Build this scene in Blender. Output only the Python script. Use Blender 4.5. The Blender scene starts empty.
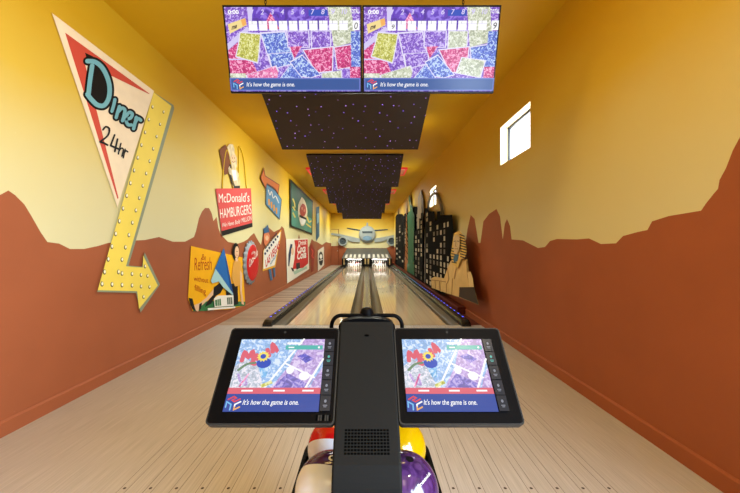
import bpy, bmesh, math, random
from mathutils import Vector, Matrix

random.seed(7)
SC = bpy.context.scene
COL = SC.collection
F = 350.0                      # focal length in pixels (740 wide)
CX, CY, CH = 366.8, 246.5, 1.35
XL, XR = -2.59, 1.97           # side walls
YB, YF = 25.5, -3.2            # far wall, wall behind the camera
HC = 3.77                      # ceiling height

# ------------------------------------------------------------------ colours
def lin(c):
    out = []
    for v in c[:3]:
        v /= 255.0
        out.append(v / 12.92 if v <= 0.04045 else ((v + 0.055) / 1.055) ** 2.4)
    return tuple(out) + (1.0,)

MATS = {}
def mat(name, rgb, rough=0.5, metal=0.0, spec=0.12, noise=0.0, nscale=30.0, stretch=(1, 1, 1), bump=0.0, emit=0.0):
    if name in MATS:
        return MATS[name]
    m = bpy.data.materials.new(name); m.use_nodes = True
    nt = m.node_tree; b = nt.nodes['Principled BSDF']
    b.inputs['Base Color'].default_value = lin(rgb)
    b.inputs['Roughness'].default_value = rough
    b.inputs['Metallic'].default_value = metal
    b.inputs['Specular IOR Level'].default_value = spec
    if noise or bump:
        tc = nt.nodes.new('ShaderNodeTexCoord'); mp = nt.nodes.new('ShaderNodeMapping')
        mp.inputs['Scale'].default_value = stretch
        nz = nt.nodes.new('ShaderNodeTexNoise'); nz.inputs['Scale'].default_value = nscale; nz.inputs['Detail'].default_value = 5
        nt.links.new(tc.outputs['Object'], mp.inputs['Vector']); nt.links.new(mp.outputs['Vector'], nz.inputs['Vector'])
        if noise:
            mr = nt.nodes.new('ShaderNodeMapRange')
            mr.inputs['From Min'].default_value = 0.3; mr.inputs['From Max'].default_value = 0.7
            mr.inputs['To Min'].default_value = 1 - noise; mr.inputs['To Max'].default_value = 1 + noise
            hs = nt.nodes.new('ShaderNodeHueSaturation'); hs.inputs['Color'].default_value = lin(rgb)
            nt.links.new(nz.outputs['Fac'], mr.inputs['Value']); nt.links.new(mr.outputs['Result'], hs.inputs['Value'])
            nt.links.new(hs.outputs['Color'], b.inputs['Base Color'])
        if bump:
            bp = nt.nodes.new('ShaderNodeBump'); bp.inputs['Strength'].default_value = bump; bp.inputs['Distance'].default_value = 0.002
            nt.links.new(nz.outputs['Fac'], bp.inputs['Height']); nt.links.new(bp.outputs['Normal'], b.inputs['Normal'])
    if emit:
        b.inputs['Emission Color'].default_value = lin(rgb); b.inputs['Emission Strength'].default_value = emit
    MATS[name] = m
    return m

def screen_mat(name, rgb, strength=1.0, light=None, scale=25.0, amount=0.0):
    """a lit patch of a display; with a printed-comic mottle when amount > 0"""
    if name in MATS:
        return MATS[name]
    m = bpy.data.materials.new(name); m.use_nodes = True
    nt = m.node_tree; b = nt.nodes['Principled BSDF']
    b.inputs['Base Color'].default_value = (0.01, 0.01, 0.01, 1)
    b.inputs['Roughness'].default_value = 0.22
    b.inputs['Specular IOR Level'].default_value = 0.13
    b.inputs['Emission Color'].default_value = lin(rgb)
    b.inputs['Emission Strength'].default_value = strength
    if amount:
        tc = nt.nodes.new('ShaderNodeTexCoord')
        nz = nt.nodes.new('ShaderNodeTexNoise'); nz.inputs['Scale'].default_value = scale; nz.inputs['Detail'].default_value = 3; nz.inputs['Distortion'].default_value = 1.2
        cr = nt.nodes.new('ShaderNodeValToRGB')
        dark = [v * 0.72 for v in rgb]
        cr.color_ramp.elements[0].position = 0.40; cr.color_ramp.elements[0].color = lin([a * amount + c * (1 - amount) for a, c in zip(dark, rgb)])
        cr.color_ramp.elements[1].position = 0.58; cr.color_ramp.elements[1].color = lin(light or (240, 235, 250))
        e = cr.color_ramp.elements.new(0.47); e.color = lin(rgb)
        e = cr.color_ramp.elements.new(0.52); e.color = lin(rgb)
        nt.links.new(tc.outputs['Object'], nz.inputs['Vector'])
        nt.links.new(nz.outputs['Fac'], cr.inputs['Fac'])
        nt.links.new(cr.outputs['Color'], b.inputs['Emission Color'])
    MATS[name] = m
    return m

# ------------------------------------------------------------------ mesh builder
class MB:
    def __init__(self):
        self.v = []; self.f = []; self.mi = []; self.sm = []; self.mats = []
    def m(self, material):
        if material not in self.mats:
            self.mats.append(material)
        return self.mats.index(material)
    def add(self, vs, fs, material, smooth=False):
        o = len(self.v); k = self.m(material)
        self.v += [Vector(p) for p in vs]
        for f in fs:
            self.f.append([i + o for i in f]); self.mi.append(k); self.sm.append(smooth)
    def box(self, a, b, material, bevel=0.0):
        a = Vector(a); b = Vector(b)
        if bevel > 0:
            bm = bmesh.new(); bmesh.ops.create_cube(bm, size=1.0)
            for v in bm.verts:
                v.co = Vector([(a[i] + b[i]) / 2 + v.co[i] * (b[i] - a[i]) for i in range(3)])
            bmesh.ops.bevel(bm, geom=list(bm.edges), offset=bevel, segments=2, affect='EDGES', profile=0.5)
            self.frombm(bm, material); return
        vs = [(x, y, z) for z in (a.z, b.z) for y in (a.y, b.y) for x in (a.x, b.x)]
        self.add(vs, [(0, 2, 3, 1), (4, 5, 7, 6), (0, 1, 5, 4), (2, 6, 7, 3), (0, 4, 6, 2), (1, 3, 7, 5)], material)
    def frombm(self, bm, material, smooth=False):
        bm.verts.index_update()
        self.add([v.co.copy() for v in bm.verts], [[v.index for v in f.verts] for f in bm.faces], material, smooth)
        bm.free()
    def prism(self, front, back, material, cap_back=True):
        """closed solid between two matching outlines"""
        n = len(front)
        fs = [list(range(n))]
        if cap_back: fs.append([n + i for i in reversed(range(n))])
        for i in range(n):
            j = (i + 1) % n
            fs.append([i, n + i, n + j, j])
        self.add(list(front) + list(back), fs, material)
    def poly(self, pts, material):
        self.add(pts, [list(range(len(pts)))], material)
    def tube(self, path, r, material, seg=10, caps=True):
        path = [Vector(p) for p in path]; rings = []; n = len(path)
        up = Vector((0, 0, 1)); prev = None
        for i, p in enumerate(path):
            t = (path[min(i + 1, n - 1)] - path[max(i - 1, 0)]).normalized()
            if prev is None:
                a = up if abs(t.dot(up)) < 0.9 else Vector((1, 0, 0))
                x = t.cross(a).normalized()
            else:
                x = (prev - t * prev.dot(t)).normalized()
            prev = x; y = t.cross(x)
            rr = r[i] if isinstance(r, (list, tuple)) else r
            rings.append([p + x * rr * math.cos(2 * math.pi * k / seg) + y * rr * math.sin(2 * math.pi * k / seg) for k in range(seg)])
        vs = [q for ring in rings for q in ring]; fs = []
        for i in range(n - 1):
            for k in range(seg):
                l = (k + 1) % seg
                fs.append([i * seg + k, i * seg + l, (i + 1) * seg + l, (i + 1) * seg + k])
        self.add(vs, fs, material, True)
        if caps:
            o = len(self.v) - len(vs); kk = self.m(material)
            self.f.append([o + k for k in reversed(range(seg))]); self.mi.append(kk); self.sm.append(False)
            self.f.append([o + (n - 1) * seg + k for k in range(seg)]); self.mi.append(kk); self.sm.append(False)
    def lathe(self, prof, c, material, seg=24, matfn=None):
        c = Vector(c)
        vs = [c + Vector((r * math.cos(2 * math.pi * k / seg), r * math.sin(2 * math.pi * k / seg), z)) for r, z in prof for k in range(seg)]
        for i in range(len(prof) - 1):
            mm = matfn(0.5 * (prof[i][1] + prof[i + 1][1])) if matfn else material
            o = len(self.v); k_ = self.m(mm)
            self.v += vs[i * seg:(i + 2) * seg]
            for k in range(seg):
                l = (k + 1) % seg
                self.f.append([o + k, o + l, o + seg + l, o + seg + k]); self.mi.append(k_); self.sm.append(True)
    def build(self, name, parent=None, origin=None, weld=False):
        me = bpy.data.meshes.new(name)
        if parent is not None:
            o = Vector(parent.get('_o', (0, 0, 0)))
            pass
        if origin is None:
            if parent is not None:
                org = WORLD[parent.name]
            else:
                lo = Vector([min(v[i] for v in self.v) for i in range(3)]); hi = Vector([max(v[i] for v in self.v) for i in range(3)])
                org = Vector(((lo.x + hi.x) / 2, (lo.y + hi.y) / 2, lo.z))
        else:
            org = Vector(origin)
        me.from_pydata([v - org for v in self.v], [], self.f)
        for m_ in self.mats: me.materials.append(m_)
        for p, k, s in zip(me.polygons, self.mi, self.sm):
            p.material_index = k; p.use_smooth = s
        me.update()
        if weld:
            bm = bmesh.new(); bm.from_mesh(me); bmesh.ops.remove_doubles(bm, verts=bm.verts, dist=1e-5); bm.to_mesh(me); bm.free()
        ob = bpy.data.objects.new(name, me); COL.objects.link(ob)
        if parent is not None:
            ob.parent = parent; WORLD[ob.name] = WORLD[parent.name]
        else:
            ob.location = org; WORLD[ob.name] = org
        return ob
WORLD = {}
def thing(name, label, cat, loc, group=None):
    o = bpy.data.objects.new(name, None); COL.objects.link(o); o.empty_display_size = 0.1
    o.location = loc; WORLD[o.name] = Vector(loc)
    o['label'] = label; o['category'] = cat
    if group: o['group'] = group
    return o
def tag(o, label, cat, group=None, kind=None):
    o['label'] = label; o['category'] = cat
    if group: o['group'] = group
    if kind: o['kind'] = kind
    return o
def struct(o, label=None):
    o['kind'] = 'structure'
    if label: o['label'] = label
    return o

# ------------------------------------------------------------------ lettering
_TXT = {}
def text_mesh(s, shear=0.0, bold=0.0, space=1.0):
    key = (s, shear, bold, space)
    if key in _TXT: return _TXT[key]
    cu = bpy.data.curves.new('t', 'FONT'); cu.body = s; cu.shear = shear; cu.offset = bold; cu.space_character = space
    cu.resolution_u = 3; cu.dimensions = '2D'; cu.fill_mode = 'FRONT'
    ob = bpy.data.objects.new('t', cu); COL.objects.link(ob)
    dg = bpy.context.evaluated_depsgraph_get(); dg.update()
    me = ob.evaluated_get(dg).to_mesh()
    vs = [(v.co.x, v.co.y) for v in me.vertices]; fs = [list(p.vertices) for p in me.polygons]
    ob.evaluated_get(dg).to_mesh_clear()
    bpy.data.objects.remove(ob); bpy.data.curves.remove(cu)
    x0 = min(v[0] for v in vs); x1 = max(v[0] for v in vs)
    vs = [((x - x0) / (x1 - x0), y / 0.70) for x, y in vs]       # unit width, unit capital height
    _TXT[key] = (vs, fs)
    return _TXT[key]

class Canvas:
    """layered print: fn(x, y, k) gives the 3-D point of a 2-D point on layer k"""
    def __init__(self, mb, fn):
        self.mb = mb; self.fn = fn; self.k = 1
    def poly(self, pts, material):
        self.mb.poly([self.fn(x, y, self.k) for x, y in pts], material); self.k += 1
    def disc(self, c, rx, ry, material, n=20, a0=0, a1=2 * math.pi):
        self.poly([(c[0] + rx * math.cos(a0 + (a1 - a0) * i / n), c[1] + ry * math.sin(a0 + (a1 - a0) * i / n)) for i in range(n)], material)
    def stroke(self, pts, w, material, smooth=True, same=False):
        if smooth and len(pts) > 2: pts = catmull(pts)
        n = len(pts); L = []; R = []; h = w / 2
        dirs = []
        for (x0, y0), (x1, y1) in zip(pts, pts[1:]):
            d = math.hypot(x1 - x0, y1 - y0) or 1e-9; dirs.append(((x1 - x0) / d, (y1 - y0) / d))
        for i in range(n):
            a = dirs[max(i - 1, 0)]; b = dirs[min(i, n - 2)]
            tx, ty = a[0] + b[0], a[1] + b[1]; q = math.hypot(tx, ty)
            if q < 0.35: tx, ty, q = b[0], b[1], 1.0
            nx, ny = -ty / q, tx / q; c = max(0.6, abs(nx * -b[1] + ny * b[0]))
            L.append((pts[i][0] + nx * h / c, pts[i][1] + ny * h / c)); R.append((pts[i][0] - nx * h / c, pts[i][1] - ny * h / c))
        P = lambda p: self.fn(p[0], p[1], self.k)
        self.mb.add([P(p) for p in L] + [P(p) for p in R], [[i, i + 1, n + i + 1, n + i] for i in range(n - 1)], material)
        for e, d, sg in ((0, dirs[0], -1), (n - 1, dirs[-1], 1)):
            a0 = math.atan2(d[1] * sg, d[0] * sg)
            self.mb.poly([P((pts[e][0] + h * math.cos(a0 + (k / 6 - .5) * math.pi), pts[e][1] + h * math.sin(a0 + (k / 6 - .5) * math.pi))) for k in range(7)], material)
        self.k += 0.06 if same else 1
    def text(self, s, o, u, v, material, **kw):
        """o baseline start, u vector along the whole word, v vector of one capital height"""
        vs, fs = text_mesh(s, **kw)
        self.mb.add([self.fn(o[0] + x * u[0] + y * v[0], o[1] + x * u[1] + y * v[1], self.k) for x, y in vs], fs, material); self.k += 1

def catmull(p, n=6):
    q = [p[0]] + list(p) + [p[-1]]; out = []
    for i in range(1, len(q) - 2):
        for j in range(n):
            t = j / n
            out.append(tuple(0.5 * ((2 * q[i][a]) + (-q[i - 1][a] + q[i + 1][a]) * t + (2 * q[i - 1][a] - 5 * q[i][a] + 4 * q[i + 1][a] - q[i + 2][a]) * t * t + (-q[i - 1][a] + 3 * q[i][a] - 3 * q[i + 1][a] + q[i + 2][a]) * t ** 3) for a in (0, 1)))
    out.append(tuple(p[-1])); return out

def WL(px, py, off=0.0):           # a picture point on (or just proud of) the left wall
    x = XL + off; d = x * F / (px - CX)
    return Vector((x, d, CH - (py - CY) * d / F))
def WR(px, py, off=0.0):
    x = XR - off; d = x * F / (px - CX)
    return Vector((x, d, CH - (py - CY) * d / F))
def WB(px, py, off=0.0):
    d = YB - off
    return Vector(((px - CX) * d / F, d, CH - (py - CY) * d / F))

# ------------------------------------------------------------------ room materials
def mural_mat(name):
    m = bpy.data.materials.new(name); m.use_nodes = True
    nt = m.node_tree; b = nt.nodes['Principled BSDF']; b.inputs['Roughness'].default_value = 0.55; b.inputs['Specular IOR Level'].default_value = 0.3
    tc = nt.nodes.new('ShaderNodeTexCoord'); sp = nt.nodes.new('ShaderNodeSeparateXYZ')
    nz = nt.nodes.new('ShaderNodeTexNoise'); nz.inputs['Scale'].default_value = 1.3; nz.inputs['Detail'].default_value = 3
    ma = nt.nodes.new('ShaderNodeMath'); ma.operation = 'MULTIPLY_ADD'; ma.inputs[1].default_value = 0.35
    mr = nt.nodes.new('ShaderNodeMapRange'); mr.inputs['From Min'].default_value = 1.2; mr.inputs['From Max'].default_value = 3.6
    cr = nt.nodes.new('ShaderNodeValToRGB'); cr.color_ramp.interpolation = 'LINEAR'
    els = [(0.0, (212, 206, 164)), (0.22, (212, 205, 158)), (0.38, (212, 201, 146)), (0.54, (212, 194, 122)), (0.72, (210, 178, 66)), (1.0, (206, 162, 28))]
    cr.color_ramp.elements[0].position = 0; cr.color_ramp.elements[0].color = lin(els[0][1])
    cr.color_ramp.elements[1].position = 1; cr.color_ramp.elements[1].color = lin(els[-1][1])
    for p, c in els[1:-1]:
        e = cr.color_ramp.elements.new(p); e.color = lin(c)
    L = nt.links.new
    L(tc.outputs['Object'], sp.inputs['Vector']); L(tc.outputs['Object'], nz.inputs['Vector'])
    L(nz.outputs['Fac'], ma.inputs[0]); L(sp.outputs['Z'], ma.inputs[2])
    L(ma.outputs[0], mr.inputs['Value']); L(mr.outputs['Result'], cr.inputs['Fac']); L(cr.outputs['Color'], b.inputs['Base Color'])
    n2 = nt.nodes.new('ShaderNodeTexNoise'); n2.inputs['Scale'].default_value = 160
    bp = nt.nodes.new('ShaderNodeBump'); bp.inputs['Strength'].default_value = 0.06; bp.inputs['Distance'].default_value = 0.003
    L(tc.outputs['Object'], n2.inputs['Vector']); L(n2.outputs['Fac'], bp.inputs['Height']); L(bp.outputs['Normal'], b.inputs['Normal'])
    return m
M_SKY = mural_mat('sunset_paint')
M_RUST = mat('mesa_paint', (156, 88, 56), 0.5, spec=0.15, noise=0.05, nscale=2.0, bump=0.05)
M_CEIL = mat('ceiling_paint', (214, 168, 18), 0.6, spec=0.3, noise=0.03, nscale=1.5)
M_WHITE = mat('white_print', (236, 232, 222), 0.5)
M_CREAM = mat('cream_print', (240, 222, 190), 0.5, noise=0.05, nscale=6)
M_BLACKP = mat('black_print', (24, 22, 22), 0.5)

def floor_mat():
    m = bpy.data.materials.new('approach_laminate'); m.use_nodes = True
    nt = m.node_tree; L = nt.links.new; b = nt.nodes['Principled BSDF']
    b.inputs['Roughness'].default_value = 0.42; b.inputs['Specular IOR Level'].default_value = 0.35
    tc = nt.nodes.new('ShaderNodeTexCoord'); sp = nt.nodes.new('ShaderNodeSeparateXYZ'); L(tc.outputs['Object'], sp.inputs[0])
    def math_(op, a, bb=None, c=None):
        n = nt.nodes.new('ShaderNodeMath'); n.operation = op
        for i, q in enumerate((a, bb, c)):
            if q is None: continue
            if isinstance(q, (int, float)): n.inputs[i].default_value = q
            else: L(q, n.inputs[i])
        return n.outputs[0]
    mp = nt.nodes.new('ShaderNodeMapping'); mp.inputs['Scale'].default_value = (60, 1.6, 1); L(tc.outputs['Object'], mp.inputs[0])
    nz = nt.nodes.new('ShaderNodeTexNoise'); nz.inputs['Scale'].default_value = 2.0; nz.inputs['Detail'].default_value = 6; L(mp.outputs[0], nz.inputs[0])
    cr = nt.nodes.new('ShaderNodeValToRGB')
    cr.color_ramp.elements[0].position = 0.3; cr.color_ramp.elements[0].color = lin((168, 162, 155))
    cr.color_ramp.elements[1].position = 0.72; cr.color_ramp.elements[1].color = lin((190, 183, 178))
    L(nz.outputs['Fac'], cr.inputs[0])
    x = sp.outputs['X']; y = sp.outputs['Y']
    # pairs of fine inlay lines, one pair for every board mark, over each lane's approach
    ax = math_('ABSOLUTE', math_('SUBTRACT', math_('ABSOLUTE', x), 0.0))
    rel = math_('SUBTRACT', ax, 0.918)
    inl = math_('LESS_THAN', math_('ABSOLUTE', rel), 0.51)
    q = math_('ABSOLUTE', math_('WRAP', rel, 0.0725, -0.0725))
    line = math_('LESS_THAN', math_('ABSOLUTE', math_('SUBTRACT', q, 0.022)), 0.0016)
    ln = math_('MULTIPLY', math_('MULTIPLY', line, inl), math_('GREATER_THAN', y, 1.80))
    dx = q; dy = math_('SUBTRACT', y, 1.955)
    dot = math_('MULTIPLY', math_('LESS_THAN', math_('ADD', math_('MULTIPLY', dx, dx), math_('MULTIPLY', dy, dy)), 0.0085 ** 2), inl)
    msk = math_('MAXIMUM', math_('MULTIPLY', ln, 0.75), dot)
    mx = nt.nodes.new('ShaderNodeMix'); mx.data_type = 'RGBA'
    L(msk, mx.inputs[0]); L(cr.outputs[0], mx.inputs[6]); mx.inputs[7].default_value = lin((52, 36, 26))
    L(mx.outputs[2], b.inputs['Base Color'])
    return m

def plank_mat(name, tones, pitch, rough, axis='Y', spec=0.4):
    """rows of boards whose tone varies from row to row"""
    m = bpy.data.materials.new(name); m.use_nodes = True
    nt = m.node_tree; L = nt.links.new; b = nt.nodes['Principled BSDF']
    b.inputs['Roughness'].default_value = rough; b.inputs['Specular IOR Level'].default_value = spec
    tc = nt.nodes.new('ShaderNodeTexCoord'); sp = nt.nodes.new('ShaderNodeSeparateXYZ'); L(tc.outputs['Object'], sp.inputs[0])
    dv = nt.nodes.new('ShaderNodeMath'); dv.operation = 'DIVIDE'; dv.inputs[1].default_value = pitch; L(sp.outputs[axis], dv.inputs[0])
    fl = nt.nodes.new('ShaderNodeMath'); fl.operation = 'FLOOR'; L(dv.outputs[0], fl.inputs[0])
    wn = nt.nodes.new('ShaderNodeTexWhiteNoise'); wn.noise_dimensions = '1D'; L(fl.outputs[0], wn.inputs['W'])
    mp = nt.nodes.new('ShaderNodeMapping'); mp.inputs['Scale'].default_value = (2, 50, 1) if axis == 'Y' else (50, 1.2, 1); L(tc.outputs['Object'], mp.inputs[0])
    nz = nt.nodes.new('ShaderNodeTexNoise'); nz.inputs['Scale'].default_value = 2; nz.inputs['Detail'].default_value = 5; L(mp.outputs[0], nz.inputs[0])
    ad = nt.nodes.new('ShaderNodeMath'); ad.operation = 'MULTIPLY_ADD'; ad.inputs[1].default_value = 0.6; L(wn.outputs['Value'], ad.inputs[0])
    ml = nt.nodes.new('ShaderNodeMath'); ml.operation = 'MULTIPLY'; ml.inputs[1].default_value = 0.4; L(nz.outputs['Fac'], ml.inputs[0]); L(ml.outputs[0], ad.inputs[2])
    cr = nt.nodes.new('ShaderNodeValToRGB'); n = len(tones)
    cr.color_ramp.elements[0].color = lin(tones[0]); cr.color_ramp.elements[0].position = 0.1
    cr.color_ramp.elements[1].color = lin(tones[-1]); cr.color_ramp.elements[1].position = 0.85
    for i in range(1, n - 1):
        e = cr.color_ramp.elements.new(0.1 + 0.75 * i / (n - 1)); e.color = lin(tones[i])
    L(ad.outputs[0], cr.inputs[0]); L(cr.outputs[0], b.inputs['Base Color'])
    return m

# ------------------------------------------------------------------ skylines of the painted mesas
SKY_L = [(-60, 165), (-25, 178), (0, 195), (8.4, 190.5), (15, 195), (24.4, 204.4), (31.4, 216), (40.5, 232), (47.4, 242), (59, 243.5), (70, 249), (84, 249), (98, 246), (108, 243),
         (125, 241), (145, 240), (159, 237), (173, 241.7), (185, 241.7), (194, 237), (196, 231), (199, 218), (202, 211.5), (205, 208), (209, 208), (211.6, 213), (213.5, 221), (216.6, 217),
         (218.5, 228), (220.5, 234), (228, 242), (237.8, 243.7), (243.6, 241.8), (248, 239), (250, 236.6), (254, 233), (257.4, 239.5), (261, 245), (262.3, 238), (263.5, 229), (268, 227),
         (274, 232), (280, 229), (281.6, 226), (284, 228.5), (286, 239), (291, 243), (297.5, 241), (299, 234), (300.5, 241), (306, 246), (309, 247), (311.7, 239), (314, 241), (317, 242), (322, 245), (326, 242), (329.5, 243)]
SKY_R = [(800, 110), (770, 122), (740, 137), (733, 150), (726, 168), (719.5, 180), (718, 188.8), (713, 194.6), (706, 203.4), (701, 210.7), (669, 216), (652, 221.4), (647.4, 230), (637.7, 232),
         (623, 236), (616, 243.3), (601, 244), (589, 238.4), (577, 239.4), (557, 239), (550, 241), (545, 247), (538, 248), (523, 240.4), (511.6, 239.4), (510, 226), (507, 219), (504.8, 223.8),
         (502.8, 239.4), (500, 216.5), (496.5, 209), (489, 214), (483.4, 221.4), (480.4, 243), (478.5, 243), (474.6, 219), (470.7, 215), (467.5, 229), (466, 240), (455, 241), (440, 243), (420, 244), (400, 247), (396, 247)]
def skyline(pts, fn, yend):
    out = []
    for p in pts:
        w = fn(*p)
        if not out or w.y > out[-1][0] + 1e-4: out.append((w.y, w.z))
    out.insert(0, (YF, out[0][1])); out.append((yend, out[-1][1]))
    return out
def zat(sk, y):
    for (a, za), (b, zb) in zip(sk, sk[1:]):
        if a <= y <= b: return za + (zb - za) * (y - a) / (b - a)
    return sk[-1][1]
def wall_mesh(fn, sk, holes, y0, y1):
    """fn(y, z) -> point; two paint colours meeting along the skyline; holes = (ya, yb, za, zb)"""
    mb = MB()
    ys = sorted({y0, y1} | {a for a, _ in sk if y0 < a < y1} | {h[0] for h in holes} | {h[1] for h in holes})
    def quad(a, b, za, zb, ta, tb, m_):
        if min(ta - za, tb - zb) < -1e-6: return
        mb.add([fn(a, za), fn(b, zb), fn(b, tb), fn(a, ta)], [(0, 1, 2, 3)], m_)
    for a, b in zip(ys, ys[1:]):
        mid = (a + b) / 2; h = [q for q in holes if q[0] < mid < q[1]]
        sa, sb = zat(sk, a + 1e-7), zat(sk, b - 1e-7)
        if not h:
            quad(a, b, 0, 0, sa, sb, M_RUST); quad(a, b, sa, sb, HC, HC, M_SKY)
        else:
            _, _, za, zb = h[0]
            if za < min(sa, sb):
                quad(a, b, 0, 0, za, za, M_RUST)
            else:
                quad(a, b, 0, 0, sa, sb, M_RUST); quad(a, b, sa, sb, za, za, M_SKY)
            quad(a, b, zb, zb, HC, HC, M_SKY)
    return mb

sk_l = skyline(SKY_L, WL, YB); sk_r = skyline(SKY_R, WR, YB)
WIN = [(4.22, 5.16, 2.545, 3.10), (9.96, 10.90, 2.555, 3.10)]
GLAZED = (-2.8, .1, 0.12, 2.55)          # big daylight opening in the right wall, behind the camera
struct(wall_mesh(lambda y, z: (XL, y, z), sk_l, [], YF, YB).build('wall_left', origin=(0, 0, 0)))
struct(wall_mesh(lambda y, z: (XR, y, z), sk_r, WIN + [GLAZED], YF, YB).build('wall_right', origin=(0, 0, 0)))
SKB = [(326, 240), (330, 239), (332, 238.5), (334, 241), (338, 244), (342, 246), (346, 248), (386, 248), (390, 246.5), (393, 245.5), (398, 245), (404, 246)]
skb = [(WB(*p).x, WB(*p).z) for p in SKB]; skb = [(XL, skb[0][1])] + [p for p in skb if XL < p[0] < XR] + [(XR, skb[-1][1])]
struct(wall_mesh(lambda x, z: (x, YB, z), skb, [], XL, XR).build('wall_back', origin=(0, 0, 0)))
mb = MB(); mb.add([(XL, YF, 0), (XR, YF, 0), (XR, YF, HC), (XL, YF, HC)], [(0, 1, 2, 3)], mat('plain_wall_paint', (206, 204, 198), .6))
struct(mb.build('wall_front', origin=(0, 0, 0)))
mb = MB(); mb.box((XL - .1, YF - .1, HC), (XR + .1, YB + .1, HC + 0.1), M_CEIL); struct(mb.build('ceiling', origin=(0, 0, 0)))

# floor: approach, then the strips beside the lanes (the lanes lie in a trough between the rails)
FOUL = 6.0
RX0, RX1 = 1.60, 1.76
mb = MB(); mb.box((XL, YF, -0.08), (XR, FOUL, 0), floor_mat()); struct(mb.build('floor', origin=(0, 0, 0)), 'pale laminate approach floor with thin dark inlay lines')
M_WALK = plank_mat('walkway_boards', [(84, 70, 62), (150, 128, 110), (178, 156, 134), (116, 98, 86), (196, 174, 152)], 0.17, 0.5)
mb = MB(); mb.box((XL, FOUL, -0.08), (-RX1, YB, 0), M_WALK); struct(mb.build('floor_left', origin=(0, 0, 0)), 'grey brown cross-laid boards beside the left lane')
M_DARKWALK = mat('dark_red_floor', (92, 40, 26), 0.4, noise=0.15, nscale=6, stretch=(1, 6, 1))
mb = MB(); mb.box((RX1, FOUL, -0.08), (XR, YB, 0), M_DARKWALK); struct(mb.build('floor_right', origin=(0, 0, 0)), 'narrow dark red floor strip beside the right lane')
for side, x0, x1 in (('left', XL, XL + .014), ('right', XR - .014, XR)):
    mb = MB(); a, b_ = (x0, YF, 0), (x1, YB, 0.115)
    sgn = 1 if side == 'left' else -1
    xw, xo = (XL, XL + .014) if side == 'left' else (XR, XR - .014)
    prof = [(xw, 0), (xo, 0), (xo, 0.100), (xw + sgn * 0.004, 0.115), (xw, 0.115)]
    mb.prism([(x, YF, z) for x, z in prof], [(x, YB, z) for x, z in prof], M_RUST)
    struct(mb.build('baseboard_' + side, origin=(0, 0, 0)))

mb = MB(); mb.box((1.805, FOUL + .95, 0), (XR, 25.3, .145), M_DARKWALK, .008); o = mb.build('trim_1', origin=(0, 0, 0)); struct(o, 'dark red ledge under the skyline cutouts')

# windows high in the right wall
M_FRAME = mat('window_metal', (70, 72, 74), 0.4, 0.6)
M_REV = mat('reveal_paint', (246, 232, 196), 0.6)
def pane_mat():
    m = bpy.data.materials.new('window_glass'); m.use_nodes = True; nt = m.node_tree
    for n in list(nt.nodes): nt.nodes.remove(n)
    o = nt.nodes.new('ShaderNodeOutputMaterial'); t = nt.nodes.new('ShaderNodeBsdfTransparent'); g = nt.nodes.new('ShaderNodeBsdfGlossy'); mx = nt.nodes.new('ShaderNodeMixShader')
    g.inputs['Roughness'].default_value = 0.02; mx.inputs[0].default_value = 0.06
    nt.links.new(t.outputs[0], mx.inputs[1]); nt.links.new(g.outputs[0], mx.inputs[2]); nt.links.new(mx.outputs[0], o.inputs[0])
    return m
M_GLASS = pane_mat()
def window(n, y0, y1, z0, z1, depth=0.14, fr=0.03, muntins=0):
    mb = MB(); e = 0.0
    X0, X1 = XR, XR + depth
    for q in ([(X0, y0, z0), (X1, y0, z0), (X1, y1, z0), (X0, y1, z0)], [(X0, y0, z1), (X0, y1, z1), (X1, y1, z1), (X1, y0, z1)],
              [(X0, y0, z0), (X0, y0, z1), (X1, y0, z1), (X1, y0, z0)], [(X0, y1, z0), (X1, y1, z0), (X1, y1, z1), (X0, y1, z1)]):
        mb.add(q, [(0, 1, 2, 3)], M_REV)
    w = struct(mb.build('window_%d' % n, origin=(XR, (y0 + y1) / 2, z0)))
    f = MB(); xa, xb = X1 - 0.03, X1
    f.box((xa, y0, z0), (xb, y1, z0 + fr), M_FRAME); f.box((xa, y0, z1 - fr), (xb, y1, z1), M_FRAME)
    f.box((xa, y0, z0 + fr), (xb, y0 + fr, z1 - fr), M_FRAME); f.box((xa, y1 - fr, z0 + fr), (xb, y1, z1 - fr), M_FRAME)
    for i in range(muntins):
        y = y0 + (y1 - y0) * (i + 1) / (muntins + 1); f.box((xa, y - fr / 2, z0 + fr), (xb, y + fr / 2, z1 - fr), M_FRAME)
    f.build('window_frame', w)
    p = MB(); p.box((X1 - .018, y0 + fr, z0 + fr), (X1 - .012, y1 - fr, z1 - fr), M_GLASS); p.build('pane', w)
    return w
for i, w in enumerate(WIN): window(i + 1, *w)
window(3, *GLAZED, muntins=1)

# mural door in the far left corner
mb = MB(); d0, d1 = WB(330.2, 229.5), WB(338.8, 229.5)
sa, sb = zat(skb, d0.x), zat(skb, d1.x); zt = d0.z; yy = YB - 0.03
mid = (d0.x + d1.x) / 2; sm = WB(334, 241).z
for za, zb, m_ in ((0.01, min(sa, sb, sm), M_RUST), (min(sa, sb, sm), zt, M_SKY)):
    mb.box((d0.x + .03, yy, za), (d1.x - .03, YB, zb), m_)
dr = mb.build('door_1', origin=(0, 0, 0)); struct(dr)
fr = MB(); M_EDGE = mat('door_edge', (120, 62, 30), 0.5)
for a, b_ in (((d0.x, YB - .04, 0), (d0.x + .03, YB, zt + .03)), ((d1.x - .03, YB - .04, 0), (d1.x, YB, zt + .03)), ((d0.x + .03, YB - .04, zt), (d1.x - .03, YB, zt + .03))):
    fr.box(a, b_, M_EDGE)
fr.build('door_frame', dr)
h = MB(); h.box((d1.x - .12, yy - .05, 1.0), (d1.x - .07, yy, 1.08), mat('brushed_metal', (170, 170, 165), 0.3, 0.9), 0.008); h.build('handle', dr)

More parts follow.
